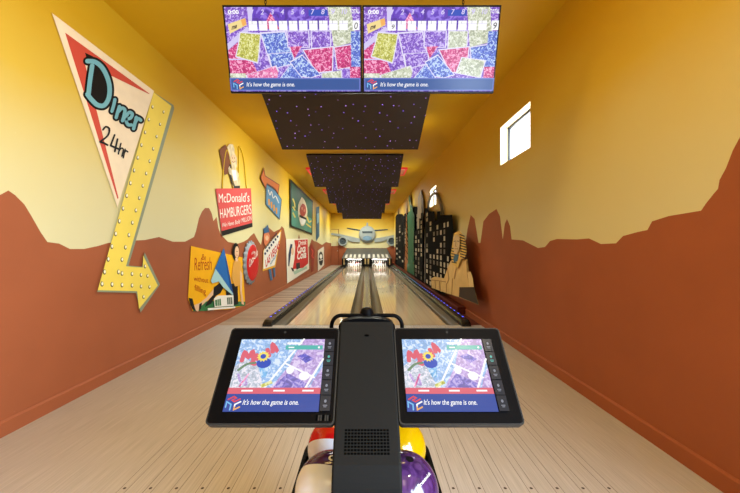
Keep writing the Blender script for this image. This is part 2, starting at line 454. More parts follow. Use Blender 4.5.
# ------------------------------------------------------------------ lanes
LX0, LX1 = 0.335, 1.365
PITY = 24.9
M_LANE = plank_mat('lane_maple', [(182, 160, 132), (192, 170, 140), (198, 178, 148), (188, 166, 136)], 0.0265, 0.09, axis='X', spec=0.8)
M_LANEARROW = mat('lane_arrow_inlay', (70, 44, 26), 0.2)
M_GUT = mat('gutter_plastic', (74, 62, 46), 0.3, spec=0.4, noise=0.08, nscale=3)
M_CAP = mat('cap_plastic', (112, 98, 76), 0.2, spec=0.6)
M_RAIL = mat('rail_black', (20, 18, 18), 0.25, spec=0.5)
for s, nm in ((-1, 'left'), (1, 'right')):
    mb = MB(); xa, xb = sorted((s * LX0, s * LX1))
    mb.box((xa, FOUL + .02, -0.06), (xb, PITY, 0.0), M_LANE)
    c = (xa + xb) / 2
    for k in range(-3, 4):                                    # the arrow inlays
        x = c + k * 0.128; y = FOUL + 4.8 - abs(k) * 0.22
        mb.poly([(x - .016, y, .0006), (x + .016, y, .0006), (x, y + .15, .0006)], M_LANEARROW)
    o = mb.build('bowling_lane', origin=(c, FOUL, 0)); tag(o, 'glossy pale maple bowling lane, the %s one of the two' % nm, 'bowling lane', 'bowling lanes')
def gutter(xa, xb, label):
    mb = MB(); n = 8; pr = []
    for i in range(n + 1):
        t = i / n; pr.append((xa + (xb - xa) * t, -0.075 * math.sin(math.pi * t) - 0.004))
    f = [(x, FOUL + .02, z) for x, z in pr]; b = [(x, PITY, z) for x, z in pr]
    vs = f + b; N = n + 1
    mb.add(vs, [[i, i + 1, N + i + 1, N + i] for i in range(n)], M_GUT, True)
    lo = [(xa, -0.09), (xb, -0.09)]
    mb.add([(xa, FOUL + .02, -.004), (xa, PITY, -.004), (xa, PITY, -.09), (xa, FOUL + .02, -.09)], [(0, 1, 2, 3)], M_GUT)
    mb.add([(xb, FOUL + .02, -.004), (xb, PITY, -.004), (xb, PITY, -.09), (xb, FOUL + .02, -.09)], [(0, 1, 2, 3)], M_GUT)
    mb.add([(xa, FOUL + .02, -.09), (xb, FOUL + .02, -.09), (xb, PITY, -.09), (xa, PITY, -.09)], [(0, 1, 2, 3)], M_GUT)
    return tag(mb.build('gutter'), label, 'gutter', 'lane gutters')
gutter(-RX0, -LX1, 'brown concave gutter between the left lane and the left black rail')
gutter(-LX0, -0.11, 'brown concave gutter along the inner edge of the left lane')
gutter(0.11, LX0, 'brown concave gutter along the inner edge of the right lane')
gutter(LX1, RX0, 'brown concave gutter between the right lane and the right black rail')
mb = MB(); pr = [(-.11, -.09), (-.11, .012), (-.09, .03), (-.03, .038), (.03, .038), (.09, .03), (.11, .012), (.11, -.09)]
mb.prism([(x, FOUL + .02, z) for x, z in pr], [(x, PITY, z) for x, z in pr], M_CAP)
tag(mb.build('division_cap'), 'long brown cap running between the two inner gutters', 'lane divider')

def led_mat():
    m = bpy.data.materials.new('led_strip'); m.use_nodes = True; nt = m.node_tree; L = nt.links.new; b = nt.nodes['Principled BSDF']
    b.inputs['Base Color'].default_value = (0.02, 0.02, 0.03, 1)
    tc = nt.nodes.new('ShaderNodeTexCoord'); sp = nt.nodes.new('ShaderNodeSeparateXYZ'); L(tc.outputs['Object'], sp.inputs[0])
    mr = nt.nodes.new('ShaderNodeMapRange'); mr.inputs['From Min'].default_value = 0; mr.inputs['From Max'].default_value = 19; L(sp.outputs['Y'], mr.inputs[0])
    cr = nt.nodes.new('ShaderNodeValToRGB'); cr.color_ramp.elements[0].position = .18; cr.color_ramp.elements[0].color = (0.08, 0.10, 1.0, 1)
    cr.color_ramp.elements[1].position = .55; cr.color_ramp.elements[1].color = (0.05, 0.55, 0.25, 1); L(mr.outputs[0], cr.inputs[0])
    L(cr.outputs[0], b.inputs['Emission Color'])
    wr = nt.nodes.new('ShaderNodeMath'); wr.operation = 'WRAP'; wr.inputs[1].default_value = .15; wr.inputs[2].default_value = -.15; L(sp.outputs['Y'], wr.inputs[0])
    ab = nt.nodes.new('ShaderNodeMath'); ab.operation = 'ABSOLUTE'; L(wr.outputs[0], ab.inputs[0])
    lt = nt.nodes.new('ShaderNodeMath'); lt.operation = 'LESS_THAN'; lt.inputs[1].default_value = .035; L(ab.outputs[0], lt.inputs[0])
    ml = nt.nodes.new('ShaderNodeMath'); ml.operation = 'MULTIPLY'; ml.inputs[1].default_value = 2.0; L(lt.outputs[0], ml.inputs[0]); L(ml.outputs[0], b.inputs['Emission Strength'])
    return m
M_LED = led_mat()
for s, nm in ((-1, 'left'), (1, 'right')):
    t = thing('side_rail', 'black blue-lit side rail %s' % ('between left lane and boarded floor strip' if s < 0 else 'in front of the skyline cutouts'), 'side rail', (s * (RX0 + RX1) / 2, FOUL - .05, 0), 'black side rails')
    mb = MB(); pr = [(RX0, -.02), (RX0, .055), (RX0 + .02, .085), (RX1 - .03, .10), (RX1 - .008, .092), (RX1, .075), (RX1, 0.0), (RX0 + .05, -.02)]
    ys = [(FOUL - .10, 0.35), (FOUL - .06, 0.75), (FOUL, 1.0), (23.28, 1.0)]
    rings = [[(s * x, y, z * k if z > 0 else 0.0 if y < FOUL else z) for x, z in pr] for y, k in ys]
    n = len(pr); vs = [p for r in rings for p in r]; fs = [list(range(n)), [3 * n + i for i in range(n)]]
    for i in range(3):
        for k in range(n): fs.append([i * n + k, i * n + (k + 1) % n, (i + 1) * n + (k + 1) % n, (i + 1) * n + k])
    mb.add(vs, fs, M_RAIL); mb.build('rail_body', t)
    ld = MB(); x = s * (RX1 - .045); ld.box((x - .011, FOUL + .2, .092), (x + .011, 23.2, .1015), M_LED)
    ld.build('light_strip', t)

# ------------------------------------------------------------------ pinsetter at the far end
M_MASK = mat('mask_grey', (74, 72, 70), 0.4, spec=0.4)
M_PITBLK = mat('pit_black', (18, 17, 16), 0.6)
M_STRIPEW = mat('mask_stripe_white', (186, 182, 172), 0.5)
M_BEIGE = mat('beige_post', (206, 180, 126), 0.4)
PY = 23.3
t = thing('pinsetter', 'grey hooded pinsetter with a row of white stripes above the pins', 'pinsetter', (0, PY, 0))
lo = [(-1.66, PY, .57), (1.66, PY, .57)]; hi = [(1.44, YB - .12, 1.22), (-1.44, YB - .12, 1.22)]
mb = MB(); fr_ = [Vector(p) for p in lo + hi]; bk = [p + Vector((0, .05, -.10)) for p in fr_]
mb.prism(fr_, bk, M_MASK)
nn = (fr_[1] - fr_[0]).cross(fr_[3] - fr_[0]).normalized()
if nn.y > 0: nn = -nn
def hood_pt(px, v, k):
    a = fr_[0].lerp(fr_[3], v); b = fr_[1].lerp(fr_[2], v)
    return a.lerp(b, px) + nn * (0.004 + .001 * k)
cv = Canvas(mb, hood_pt)
bx = [112, 160, 207, 258, 305, 365, 420, 472, 525, 570]; tx = [125, 172, 215, 265, 312, 368, 418, 465, 510, 555]
for xb_, xt_ in zip(bx, tx):
    ub = (xb_ - 68) / (614 - 68); ut = (xt_ - 92) / (594 - 92)
    cv.poly([(ub - .024, .01), (ub + .024, .01), (ut + .024, .36), (ut - .024, .36)], M_STRIPEW)
mb.build('hood', t)
for sx in (-1, 1):
    mb = MB(); a, b_ = sorted((sx * 1.39, sx * 1.66))
    mb.box((a, PY, 0.002), (b_, YB - .1, .52), M_PITBLK)
    mb.build('side_panel', t)
    p = MB(); p.box((sx * 1.52 - .035, PY - .03, .12), (sx * 1.52 + .035, PY, .54), M_BEIGE, .008); p.build('post', t)
mb = MB(); mb.box((-.31, PY, .04), (.31, YB - .1, .52), M_PITBLK); mb.build('centre_panel', t)
for sx in (-1, 1):
    p = MB(); p.box((sx * .10 - .05, PY - .03, .18), (sx * .10 + .05, PY, .54), M_BEIGE, .008); p.build('post', t)
mb = MB(); mb.box((-1.66, YB - .1, .0), (1.66, YB - .06, .9), M_PITBLK); mb.build('pit_curtain', t)
mb = MB(); mb.box((-1.76, PITY, -.20), (1.76, YB, -.003), M_PITBLK); struct(mb.build('floor_pit', origin=(0, 0, 0)))
mb = MB(); mb.box((-1.78, FOUL, -.22), (1.78, PITY, -.10), M_PITBLK); struct(mb.build('floor_base', origin=(0, 0, 0)))

M_TUBE = mat('pin_light_tube', (255, 246, 228), .5, emit=6.0)
for sx in (-1, 1):
    mb = MB(); mb.tube([(sx * .85 - .46, PY + .10, .535), (sx * .85 + .46, PY + .10, .535)], .014, M_TUBE, 8); mb.build('pin_light', t)
M_PIN = mat('pin_white', (240, 238, 232), 0.25, spec=0.5); M_PINRED = mat('pin_red', (200, 50, 50), 0.3)
prof = [(0.0, 0), (.026, 0), (.029, .01), (.045, .06), (.0605, .114), (.057, .16), (.042, .20), (.027, .235), (.0235, .255), (.0255, .29), (.031, .325), (.032, .345), (.028, .365), (.018, .378), (0.0, .381)]
def fine(p):
    out = []
    for (r0, z0), (r1, z1) in zip(p, p[1:]):
        out += [(r0, z0), ((r0 + r1) / 2, (z0 + z1) / 2)]
    return out + [p[-1]]
mb = MB(); mb.lathe(fine(prof), (0, 0, 0), M_PIN, 16, lambda z: M_PINRED if .222 < z < .237 or .255 < z < .272 else M_PIN)
pin0 = mb.build('bowling_pin', origin=(0, 0, 0), weld=True); first = True
names = {(0, 0): 'front point', (1, 0): 'left of the second row', (1, 1): 'right of the second row', (2, 0): 'left end of the third row', (2, 1): 'middle of the third row', (2, 2): 'right end of the third row',
         (3, 0): 'left end of the back row', (3, 1): 'second from left in the back row', (3, 2): 'third from left in the back row', (3, 3): 'right end of the back row'}
for s, nm in ((-1, 'left'), (1, 'right')):
    for r in range(4):
        for c in range(r + 1):
            o = pin0 if first else pin0.copy()
            if not first: COL.objects.link(o)
            first = False
            o.location = (s * .85 + (c - r / 2) * .29, 23.55 + r * .25, 0.0)
            tag(o, "white bowling pin in the %s lane's triangle, %s" % (nm, names[(r, c)]), 'bowling pin', "pins of the %s lane" % nm)

# airplane on the far wall
M_AL = mat('plane_grey', (150, 158, 158), 0.45, noise=0.08, nscale=4); M_ALD = mat('plane_dark', (70, 80, 86), 0.5); M_ALL = mat('plane_light', (196, 200, 194), 0.45); M_BLUEP = mat('plane_blue', (110, 138, 160), 0.45, noise=.15, nscale=5)
t = thing('airplane_cutout', 'grey head-on airliner cutout mounted on the wall above the pins', 'wall cutout', WB(367.3, 243))
def wing(name, pts, m_, th=0.10, off=0.0):
    mb = MB(); mb.prism([WB(x, y, off + th) for x, y in pts], [WB(x, y, off + .0) for x, y in pts], m_); return mb
wing('wing', [(360, 238.6), (360, 242.2), (352, 242.0), (341, 236.8), (329.5, 234.4), (329.3, 232.6), (341, 234.2)], M_AL).build('wing', t)
wing('wing', [(374.5, 238.6), (374.5, 242.2), (382, 241.5), (392, 237.4), (401, 235.2), (401, 233.6), (392, 235.4)], M_AL).build('wing', t)
wing('tailplane', [(347, 227.6), (362, 230), (362, 231.4), (347, 228.6)], M_ALD, .04).build('tailplane', t)
wing('tailplane', [(387.8, 229), (373, 230), (373, 231.4), (387.8, 230)], M_ALD, .04).build('tailplane', t)
wing('fin', [(366.7, 222.6), (368, 222.6), (368.6, 228), (366, 228)], M_AL, .05).build('tail_fin', t)
mb = MB(); c = WB(367.3, 234.4); n = 28; NR = 6
for i in range(NR):                                           # domed nose
    pass
rings = []
for i in range(NR + 1):
    a = i / NR * math.pi / 2
    rings.append([Vector((c.x + .61 * math.cos(a) * math.cos(2 * math.pi * k / n), YB - .10 - .16 * math.sin(a), c.z + .62 * math.cos(a) * math.sin(2 * math.pi * k / n))) for k in range(n)])
rings.insert(0, [Vector((p.x, YB, p.z)) for p in rings[0]])
vs = [p for r in rings for p in r]
mb.add(vs, [[i * n + k, i * n + (k + 1) % n, (i + 1) * n + (k + 1) % n, (i + 1) * n + k] for i in range(len(rings) - 1) for k in range(n)], M_AL, True)
mb.build('fuselage', t, weld=False)
mb = MB()
cvw = Canvas(mb, lambda x, y, k: WB(x, y, .275 + .001 * k))
cvw.poly([(362, 231.2), (372.6, 231.2), (372.0, 233.2), (362.6, 233.2)], M_ALD)
mb.build('cockpit_window', t)
mb = MB(); cvw = Canvas(mb, lambda x, y, k: WB(x, y, .268 + .001 * k)); cvw.disc((367.3, 238.2), 4.6, 2.4, M_BLUEP); mb.build('nose_panel', t)
for ex in (342.9, 391.4):
    mb = MB(); c = WB(ex, 241.2)
    pr = [(.33, 0), (.35, .10), (.33, .20), (.24, .20), (.20, .12), (.05, .10), (0, .16)]; n = 20
    vs = [Vector((c.x + r * math.cos(2 * math.pi * k / n), YB - y, c.z + r * math.sin(2 * math.pi * k / n))) for r, y in pr for k in range(n)]
    for i in range(len(pr) - 1):
        mm = M_AL if i < 3 else M_ALD
        o = len(mb.v); mb.add(vs[i * n:(i + 2) * n], [[k, (k + 1) % n, n + (k + 1) % n, n + k] for k in range(n)], mm, True)
    mb.build('engine', t)

# ------------------------------------------------------------------ star panels and lights of the ceiling
def star_mat():
    m = bpy.data.materials.new('star_panel'); m.use_nodes = True; nt = m.node_tree; L = nt.links.new; b = nt.nodes['Principled BSDF']
    b.inputs['Base Color'].default_value = lin((70, 62, 56)); b.inputs['Roughness'].default_value = 0.85; b.inputs['Specular IOR Level'].default_value = .1
    tc = nt.nodes.new('ShaderNodeTexCoord'); v = nt.nodes.new('ShaderNodeTexVoronoi'); v.voronoi_dimensions = '2D'; v.inputs['Scale'].default_value = 5.4
    L(tc.outputs['Object'], v.inputs['Vector'])
    lt = nt.nodes.new('ShaderNodeMath'); lt.operation = 'LESS_THAN'; lt.inputs[1].default_value = 0.055; L(v.outputs['Distance'], lt.inputs[0])
    sp = nt.nodes.new('ShaderNodeSeparateColor'); L(v.outputs['Color'], sp.inputs[0])
    pw = nt.nodes.new('ShaderNodeMath'); pw.operation = 'POWER'; pw.inputs[1].default_value = 1.5; L(sp.outputs[0], pw.inputs[0])
    ml = nt.nodes.new('ShaderNodeMath'); ml.operation = 'MULTIPLY'; L(lt.outputs[0], ml.inputs[0]); L(pw.outputs[0], ml.inputs[1])
    m2 = nt.nodes.new('ShaderNodeMath'); m2.operation = 'MULTIPLY'; m2.inputs[1].default_value = 1.7; L(ml.outputs[0], m2.inputs[0])
    cr = nt.nodes.new('ShaderNodeValToRGB'); cr.color_ramp.elements[0].color = (0.16, 0.10, 1, 1); cr.color_ramp.elements[1].color = (0.65, 0.35, 1, 1); L(sp.outputs[1], cr.inputs[0])
    L(cr.outputs[0], b.inputs['Emission Color']); L(m2.outputs[0], b.inputs['Emission Strength'])
    return m
M_STAR = star_mat(); M_PEDGE = mat('panel_edge', (36, 32, 30), 0.7)
M_REDLED = mat('red_led_edge', (214, 60, 54), 0.4, emit=0.45); M_PINKL = mat('pink_diffuser', (190, 120, 90), 0.5, emit=0.1)
XC = -0.31
ordn = ['nearest the monitors', 'second from the monitors', 'third from the monitors', 'fourth from the monitors', 'farthest, above the airplane']
for k in range(5):
    y1 = 6.5 + 4.08 * k; y0 = y1 - 1.5; z0, z1 = CH + 2.37, CH + 1.80; hw = 1.26
    nrm = Vector((0, z0 - z1, y1 - y0)).normalized() * .04    # thickness upwards/backwards
    f_ = [Vector((XC - hw, y0, z0)), Vector((XC + hw, y0, z0)), Vector((XC + hw, y1, z1)), Vector((XC - hw, y1, z1))]
    mb = MB(); mb.prism(f_, [p + nrm for p in f_], M_PEDGE)
    e = Vector((0, -nrm.y, -nrm.z)) * .03
    mb.poly([p + e for p in f_], M_STAR)
    t = thing('star_panel', 'sloping black ceiling panel dotted with blue star lights, %s' % ordn[k], 'ceiling panel', (XC, y0, z1), 'starry ceiling panels')
    mb.build('panel', t)
    for sx in (-1, 1):
        hg = MB(); hg.tube([(XC + sx * 1.0, y1 - .15, z1 + .07), (XC + sx * 1.0, y1 - .15, HC)], .006, M_PEDGE, 6); hg.build('hanger_wire', t)
    if 0 < k < 4:
        ya = y1 + .12; yb = ya + 1.0; W = 1.56; zc = HC
        t = thing('ceiling_light', 'wide pink ceiling light edged in red behind the star panel %s' % ordn[k], 'ceiling light', (XC, ya, zc - .05), 'red edged ceiling lights')
        mb = MB(); r = .05
        for a, b_ in (((XC - W, ya, zc - .05), (XC + W, ya + r, zc)), ((XC - W, yb - r, zc - .05), (XC + W, yb, zc)), ((XC - W, ya + r, zc - .05), (XC - W + r, yb - r, zc)), ((XC + W - r, ya + r, zc - .05), (XC + W, yb - r, zc))):
            mb.box(a, b_, M_REDLED)
        mb.build('red_edge', t)
        mb = MB(); mb.box((XC - W + r, ya + r, zc - .035), (XC + W - r, yb - r, zc), M_PINKL); mb.build('diffuser', t)

# ------------------------------------------------------------------ printed cutouts on the left wall
EPS = 0.0009
def left_sign(pts, base, th=0.018):
    mb = MB(); mb.prism([WL(x, y, th) for x, y in pts], [WL(x, y, 0.003) for x, y in pts], base)
    return mb, Canvas(mb, lambda x, y, k: WL(x, y, th + EPS * k))
M_SIGNRED = mat('sign_red', (204, 80, 64), 0.5); M_TEAL = mat('letter_teal', (118, 178, 190), 0.5)
M_YEL = mat('arrow_yellow', (238, 214, 92), 0.5, noise=.03, nscale=5); M_GREYG = mat('arrow_side_grey', (138, 146, 120), 0.5)
# diner sign
mb, cv = left_sign([(52, 13), (154, 91), (117.5, 207)], M_CREAM)
cv.poly([(65, 32.5), (150, 94), (148, 93.6), (91, 66), (84, 60), (87, 72), (118.5, 198), (117.5, 199)], M_SIGNRED)
Z = lambda p: [(60 + x / 3.79, 40 + y / 3.79) for x, y in p]
dstem = Z([(122, 98), (114, 150), (108, 205)]); dbowl = Z([(104, 80), (135, 84), (165, 112), (186, 165), (186, 215), (168, 247), (142, 246), (120, 226), (104, 206)])
letters = [dstem, dbowl, Z([(208, 226), (204, 245), (197, 270)]), Z([(225, 252), (219, 272), (213, 294)]), Z([(221, 272), (235, 258), (246, 266), (243, 284), (237, 306)]),
           Z([(254, 300), (268, 295), (274, 281), (264, 274), (254, 284), (250, 302), (257, 320), (271, 322)]), Z([(289, 293), (285, 312), (279, 336)]), Z([(284, 314), (295, 298), (306, 304)])]
for p in letters[:2]: cv.stroke(p, 9.0, M_BLACKP, same=True)
cv.poly(Z([(95, 48), (125, 62), (130, 90), (108, 100)]), M_BLACKP)
cv.poly(Z([(115, 95), (165, 110), (188, 170), (180, 230), (150, 245), (110, 220)]), M_BLACKP)
for p in letters[2:]: cv.stroke(p, 7.4, M_BLACKP, same=True)
cv.k += 2
for p in letters[:2]: cv.stroke(p, 4.6, M_TEAL, same=True)
for p in letters[2:]: cv.stroke(p, 3.3, M_TEAL, same=True)
cv.k += 1
for p in ([(163, 340), (174, 329), (187, 337), (181, 362), (152, 386)], [(152, 386), (166, 390), (180, 398)], [(207, 360), (192, 400)], [(192, 400), (224, 414)], [(218, 376), (208, 422)]):
    cv.stroke(Z(p), 1.9, M_BLACKP, smooth=len(p) > 3, same=True)
for p in ([(231, 392), (221, 432)], [(224, 420), (233, 410), (240, 416), (235, 440)], [(247, 414), (240, 446)], [(243, 428), (250, 420), (257, 424)]):
    cv.stroke(Z(p), 1.5, M_BLACKP, same=True)
o = mb.build('diner_sign'); tag(o, 'cream and red triangular Diner 24hr cutout sign on the left wall', 'wall sign')
# yellow arrow
out = [(153.7, 92.3), (173.4, 105), (174.3, 108.5), (128.6, 265.6), (142.0, 266.8), (144.6, 252.5), (160.0, 284.5), (140.6, 312.5), (136.2, 293.0), (97.2, 292)]
mb, cv = left_sign(out, M_GREYG)
cv.poly([(153.7, 92.3), (171.4, 106), (126.0, 266.3), (142.8, 267.5), (143.2, 255.5), (157.8, 285.5), (139.0, 309), (137.2, 291.2), (97.7, 290.2)], M_YEL)
M_BULBR = mat('bulb_ring', (92, 84, 52), 0.5); M_BULBW = mat('bulb_white', (250, 244, 214), 0.4)
bulbs = []
for i in range(14):
    t_ = i / 13
    bulbs.append((152.5 + (104.5 - 152.5) * t_, 107 + (272 - 107) * t_)); bulbs.append((163.5 + (118.5 - 163.5) * t_, 112 + (272 - 112) * t_))
bulbs += [(102, 284), (112, 284.5), (122, 285), (132, 285.5), (141, 286.5), (149.5, 287), (122, 273.5), (132, 274), (141, 275), (147.5, 276), (145, 266.5), (143.5, 297)]
for x, y in bulbs:
    s_ = 0.75 + 0.35 * (150 - x) / 50
    cv.disc((x, y), 1.5 * s_, 2.5 * s_, M_BULBR, 12); cv.k -= 1
cv.k += 1
for x, y in bulbs:
    s_ = 0.75 + 0.35 * (150 - x) / 50
    cv.disc((x + .35, y - .35), .95 * s_, 1.7 * s_, M_BULBW, 12); cv.k -= 1
o = mb.build('arrow_sign'); tag(o, 'tall yellow bulb-studded arrow cutout bending right, beside the Diner sign', 'wall sign')

# hamburger sign with the figure above it
t = thing('hamburger_sign', "red McDonald's Hamburgers cutout sign with a carhop figure on top".replace("McDonald's ", ''), 'wall sign', WL(236, 236))
mb, cv = left_sign([(215.8, 188.5), (251, 188.3), (252.6, 226.8), (222.2, 236)], mat('burger_red', (206, 74, 72), 0.5))
cv.poly([(221.2, 231.2), (252.4, 222.8), (252.6, 226.8), (222.2, 236)], M_BLACKP)
cv.text("McDonald's", (218.8, 202.6), (31.0, -1.0), (-.8, -9.0), M_WHITE, shear=.15)
cv.text("HAMBURGERS", (220.4, 218.4), (31.2, -4.6), (-.6, -9.6), M_WHITE)
cv.text("We Have Sold", (222.6, 227.2), (18, -4.0), (-.3, -4.2), M_WHITE, shear=.4)
cv.text("MILLION", (241.8, 222.6), (9.8, -2.6), (-.2, -4.6), M_WHITE)
mb.build('sign_board', t)
M_ARCH = mat('arch_yellow', (214, 176, 40), 0.5)
for base, pk, end in (((222.2, 188.6), (226.5, 150), (233, 188.4)), ((238.5, 188.4), (239, 146.5), (246.5, 188.4))):
    pts = catmull([base, (base[0] + (pk[0] - base[0]) * .35, pk[1] + 14), pk, (pk[0] + (end[0] - pk[0]) * .6, pk[1] + 12), end], 6)
    mb = MB(); mb.tube([WL(x, y, .014) for x, y in pts], .012, M_ARCH, 6); mb.build('arch_outline', t)
mb, cv = left_sign([(219.3, 150), (225.5, 144.6), (229.4, 155), (230, 164), (227.5, 174), (225, 175), (222.5, 168), (221.5, 160)], mat('board_brown', (120, 70, 44), .55)); mb.build('menu_board', t)
M_FIG = mat('figure_cream', (202, 186, 154), .55, noise=.3, nscale=9); M_FIGD = mat('figure_dark', (58, 52, 50), .55); M_SKIN = mat('printed_skin', (226, 186, 150), .55)
mb, cv = left_sign([(227, 147), (229.5, 144), (233, 144.5), (234.4, 149), (234.5, 153), (236.8, 158), (237, 165), (236, 169), (238.4, 173), (240, 181), (240, 188.4), (233.6, 188.4), (231.5, 183), (229, 173), (228.4, 168), (231, 164), (229.6, 158), (228.6, 152)], M_FIG, .022)
cv.poly([(229.2, 164.8), (231.2, 163.8), (232.4, 168.8), (230.2, 168.2)], M_FIGD)
cv.poly([(229.4, 174), (231.4, 175), (235, 186), (234, 188.2), (231.5, 183)], M_FIGD); cv.poly([(234, 186), (240, 185.6), (240, 188.3), (234, 188.3)], M_FIGD)
cv.disc((233.4, 159), 2.3, 4.0, M_SKIN); cv.disc((232.4, 158), .4, .6, M_FIGD, 8); cv.disc((234.6, 158), .4, .6, M_FIGD, 8); cv.stroke([(232.4, 161.5), (233.6, 162.3), (234.8, 161.5)], .5, M_FIGD)
cv.poly([(231.5, 170), (236, 170), (237, 180), (233.5, 181)], M_WHITE)
mb.build('carhop_figure', t)

# orange arrow over a blue panel
t = thing('motel_arrow_sign', 'blue panel sign crossed by an orange arrow, high on the left wall', 'wall sign', WL(273, 220))
mb, cv = left_sign([(266, 183), (276, 190.5), (281.8, 199.4), (279.8, 220), (265.6, 204.9)], mat('panel_blue_side', (52, 84, 104), .5))
cv.poly([(266.8, 184.6), (275.6, 191.2), (281.0, 199.6), (279.3, 218.2), (266.2, 204.2)], mat('panel_blue', (92, 140, 176), .5, noise=.1, nscale=3))
cv.stroke([(268.3, 190), (270, 195), (271.5, 191.5), (273.3, 198), (275.5, 196), (278.8, 203)], .7, M_WHITE)
for i in range(4):
    x = 269.0 + 2.5 * i; y = 199.6 + 2.9 * i; cv.stroke([(x, y), (x + .1, y + 5.0)], 1.5, mat('orange_print', (226, 152, 44), .5))
mb.build('blue_panel', t)
mb, cv = left_sign([(264, 167.6), (265.5, 175.6), (279.6, 184.6), (278.4, 194.6), (274.6, 188.8), (267.2, 184.0), (265.8, 188.6), (260.3, 178)], mat('arrow_orange_side', (136, 58, 24), .5), .034)
cv.poly([(263.6, 169.6), (265.0, 176.2), (278.9, 185.2), (277.8, 192.6), (275, 188), (266.8, 182.8), (265.3, 186.6), (261.2, 178)], mat('arrow_orange', (208, 108, 18), .5))
mb.build('orange_arrow', t)

# las vegas sign
t = thing('vegas_sign', 'white slanted Las Vegas cutout sign with star and hat, on the left wall', 'wall sign', WL(272, 280))
mb, cv = left_sign([(263.2, 250.5), (268, 243), (277.6, 233.6), (281.4, 229.6), (281, 236), (275.3, 267.2), (262.6, 271.2)], mat('vegas_yellow', (226, 170, 60), .5))
cv.poly([(263.8, 250.8), (268.3, 244), (277.6, 234.8), (280.6, 231.6), (280.2, 236), (274.6, 265.2), (263.4, 269)], M_WHITE)
cv.text('LAS VEGAS', (265.8, 267.5), (14.0, -20.0), (-.5, -7.2), mat('vegas_red', (198, 40, 46), .5), bold=.03)
for i in range(7):
    tt = i / 6; cv.disc((265.2 + 12.4 * tt, 253.6 - 17 * tt), .95, 1.35, mat('vegas_navy', (30, 52, 84), .5), 10)
cv.text('welcome', (265, 250), (12, -15.6), (-.3, -3.0), mat('vegas_navy', (30, 52, 84), .5), bold=.02)
cv.text('NEVADA', (270.5, 265.5), (6.0, -9.5), (-.2, -2.6), mat('vegas_blue', (84, 132, 176), .5), bold=.02)
mb.build('sign_board', t)
mb, cv = left_sign([(264, 243), (263.6, 236), (265.5, 231), (268, 231), (269.8, 236), (269.2, 241.5), (265.5, 246)], mat('star_orange', (220, 128, 88), .5), .026); cv.disc((267, 238), 1.6, 2.6, M_SKIN); mb.build('star_figure', t)
mb, cv = left_sign([(263.4, 228.6), (265.6, 227.4), (268, 224.6), (268.8, 229), (269.6, 232), (264, 233.4)], mat('hat_blue', (62, 100, 140), .5), .030); mb.build('hat', t)
for p in ([(268.6, 269.3), (270.9, 268.6), (272.6, 279.6), (270.6, 280.8)], [(273, 268), (275, 267.4), (275.4, 276), (274, 277.6)]):
    mb, cv = left_sign(p, mat('leg_blue', (70, 104, 140), .5)); mb.build('sign_leg', t)

# bottle cap
t = thing('bottle_cap_sign', 'round red soda bottle cap with crimped grey rim on the left wall', 'wall sign', WL(249.5, 287))
c = WL(249.6, 262.6); R = .47; mb = MB(); n = 60
M_CAPR = mat('cap_red', (196, 34, 34), .35); M_CAPG = mat('cap_grey', (142, 150, 158), .4, .3); M_CAPE = mat('cap_edge', (178, 180, 178), .4)
def ringp(r, x, wav=0.0): return [Vector((XL + x, c.y + (r + wav * math.cos(21 * 2 * math.pi * k / (n * 3) )) * math.cos(2 * math.pi * k / (n * 3)), c.z + (r + wav * math.cos(21 * 2 * math.pi * k / (n * 3))) * math.sin(2 * math.pi * k / (n * 3)))) for k in range(n * 3)]
N = n * 3; rr = [ringp(R, 0.018, .022), ringp(R, .035, .022), ringp(R - .07, .075)]
mb.add([p for r in rr for p in r], [[i * N + k, i * N + (k + 1) % N, (i + 1) * N + (k + 1) % N, (i + 1) * N + k] for i in range(2) for k in range(N)], M_CAPG)
mb.build('crimped_rim', t)
mb = MB(); rr = [ringp(R - .07, .075), ringp(R - .09, .085), ringp(R - .2, .092), ringp(.001, .094)]
mb.add([p for r in rr for p in r], [[i * N + k, i * N + (k + 1) % N, (i + 1) * N + (k + 1) % N, (i + 1) * N + k] for i in range(3) for k in range(N)], M_CAPR, True)
cv = Canvas(mb, lambda x, y, k: Vector((XL + .096 + .0008 * k, c.y + x, c.z + y)))
cv.text('Coca-Cola', (-.30, -.09), (.58, .26), (-.05, .15), M_WHITE, shear=.35, bold=.01)
cv.text('DRINK', (-.16, .17), (.2, .05), (0, .05), M_WHITE)
mb.build('cap_face', t)

# soft drink poster with woman
t = thing('soda_poster', 'yellow Refresh without filling poster with a seated woman, low on the left wall', 'poster', WL(216, 306))
mb, cv = left_sign([(191, 246), (242.5, 257.5), (245, 300), (245, 305.3), (228, 309.5), (192.5, 311), (188, 299)], mat('poster_yellow', (240, 176, 26), .5, noise=.03, nscale=5), .012)
G = lambda p: [(185 + x / 6.567, 240 + y / 6.567) for x, y in p]
M_GRN = mat('poster_green', (58, 118, 70), .5); M_INK = mat('poster_ink', (176, 70, 20), .5); M_CLOTH = mat('cloth_black', (28, 26, 28), .5); M_HAIR = mat('hair_black', (30, 24, 24), .5)
cv.poly(G([(50, 440), (150, 400), (396, 405), (396, 432), (300, 440), (160, 464), (55, 468)]), M_GRN)
cv.text('Refresh', G([(62, 200)])[0], (17.5, -.6), (-.6, -13), M_INK, shear=.2)
cv.text('Be', G([(112, 130)])[0], (4, .6), (-.2, -6), M_INK, shear=.2)
cv.text('without', G([(58, 268)])[0], (14.5, 2.2), (-.2, -5.2), M_INK)
cv.text('filling', G([(64, 330)])[0], (11.2, 4.4), (-.2, -6.2), M_INK)
cv.poly(G([(230, 280), (250, 290), (215, 345), (170, 375), (100, 440), (85, 470), (62, 460), (55, 430), (95, 415), (140, 380), (190, 320)]), M_SKIN)
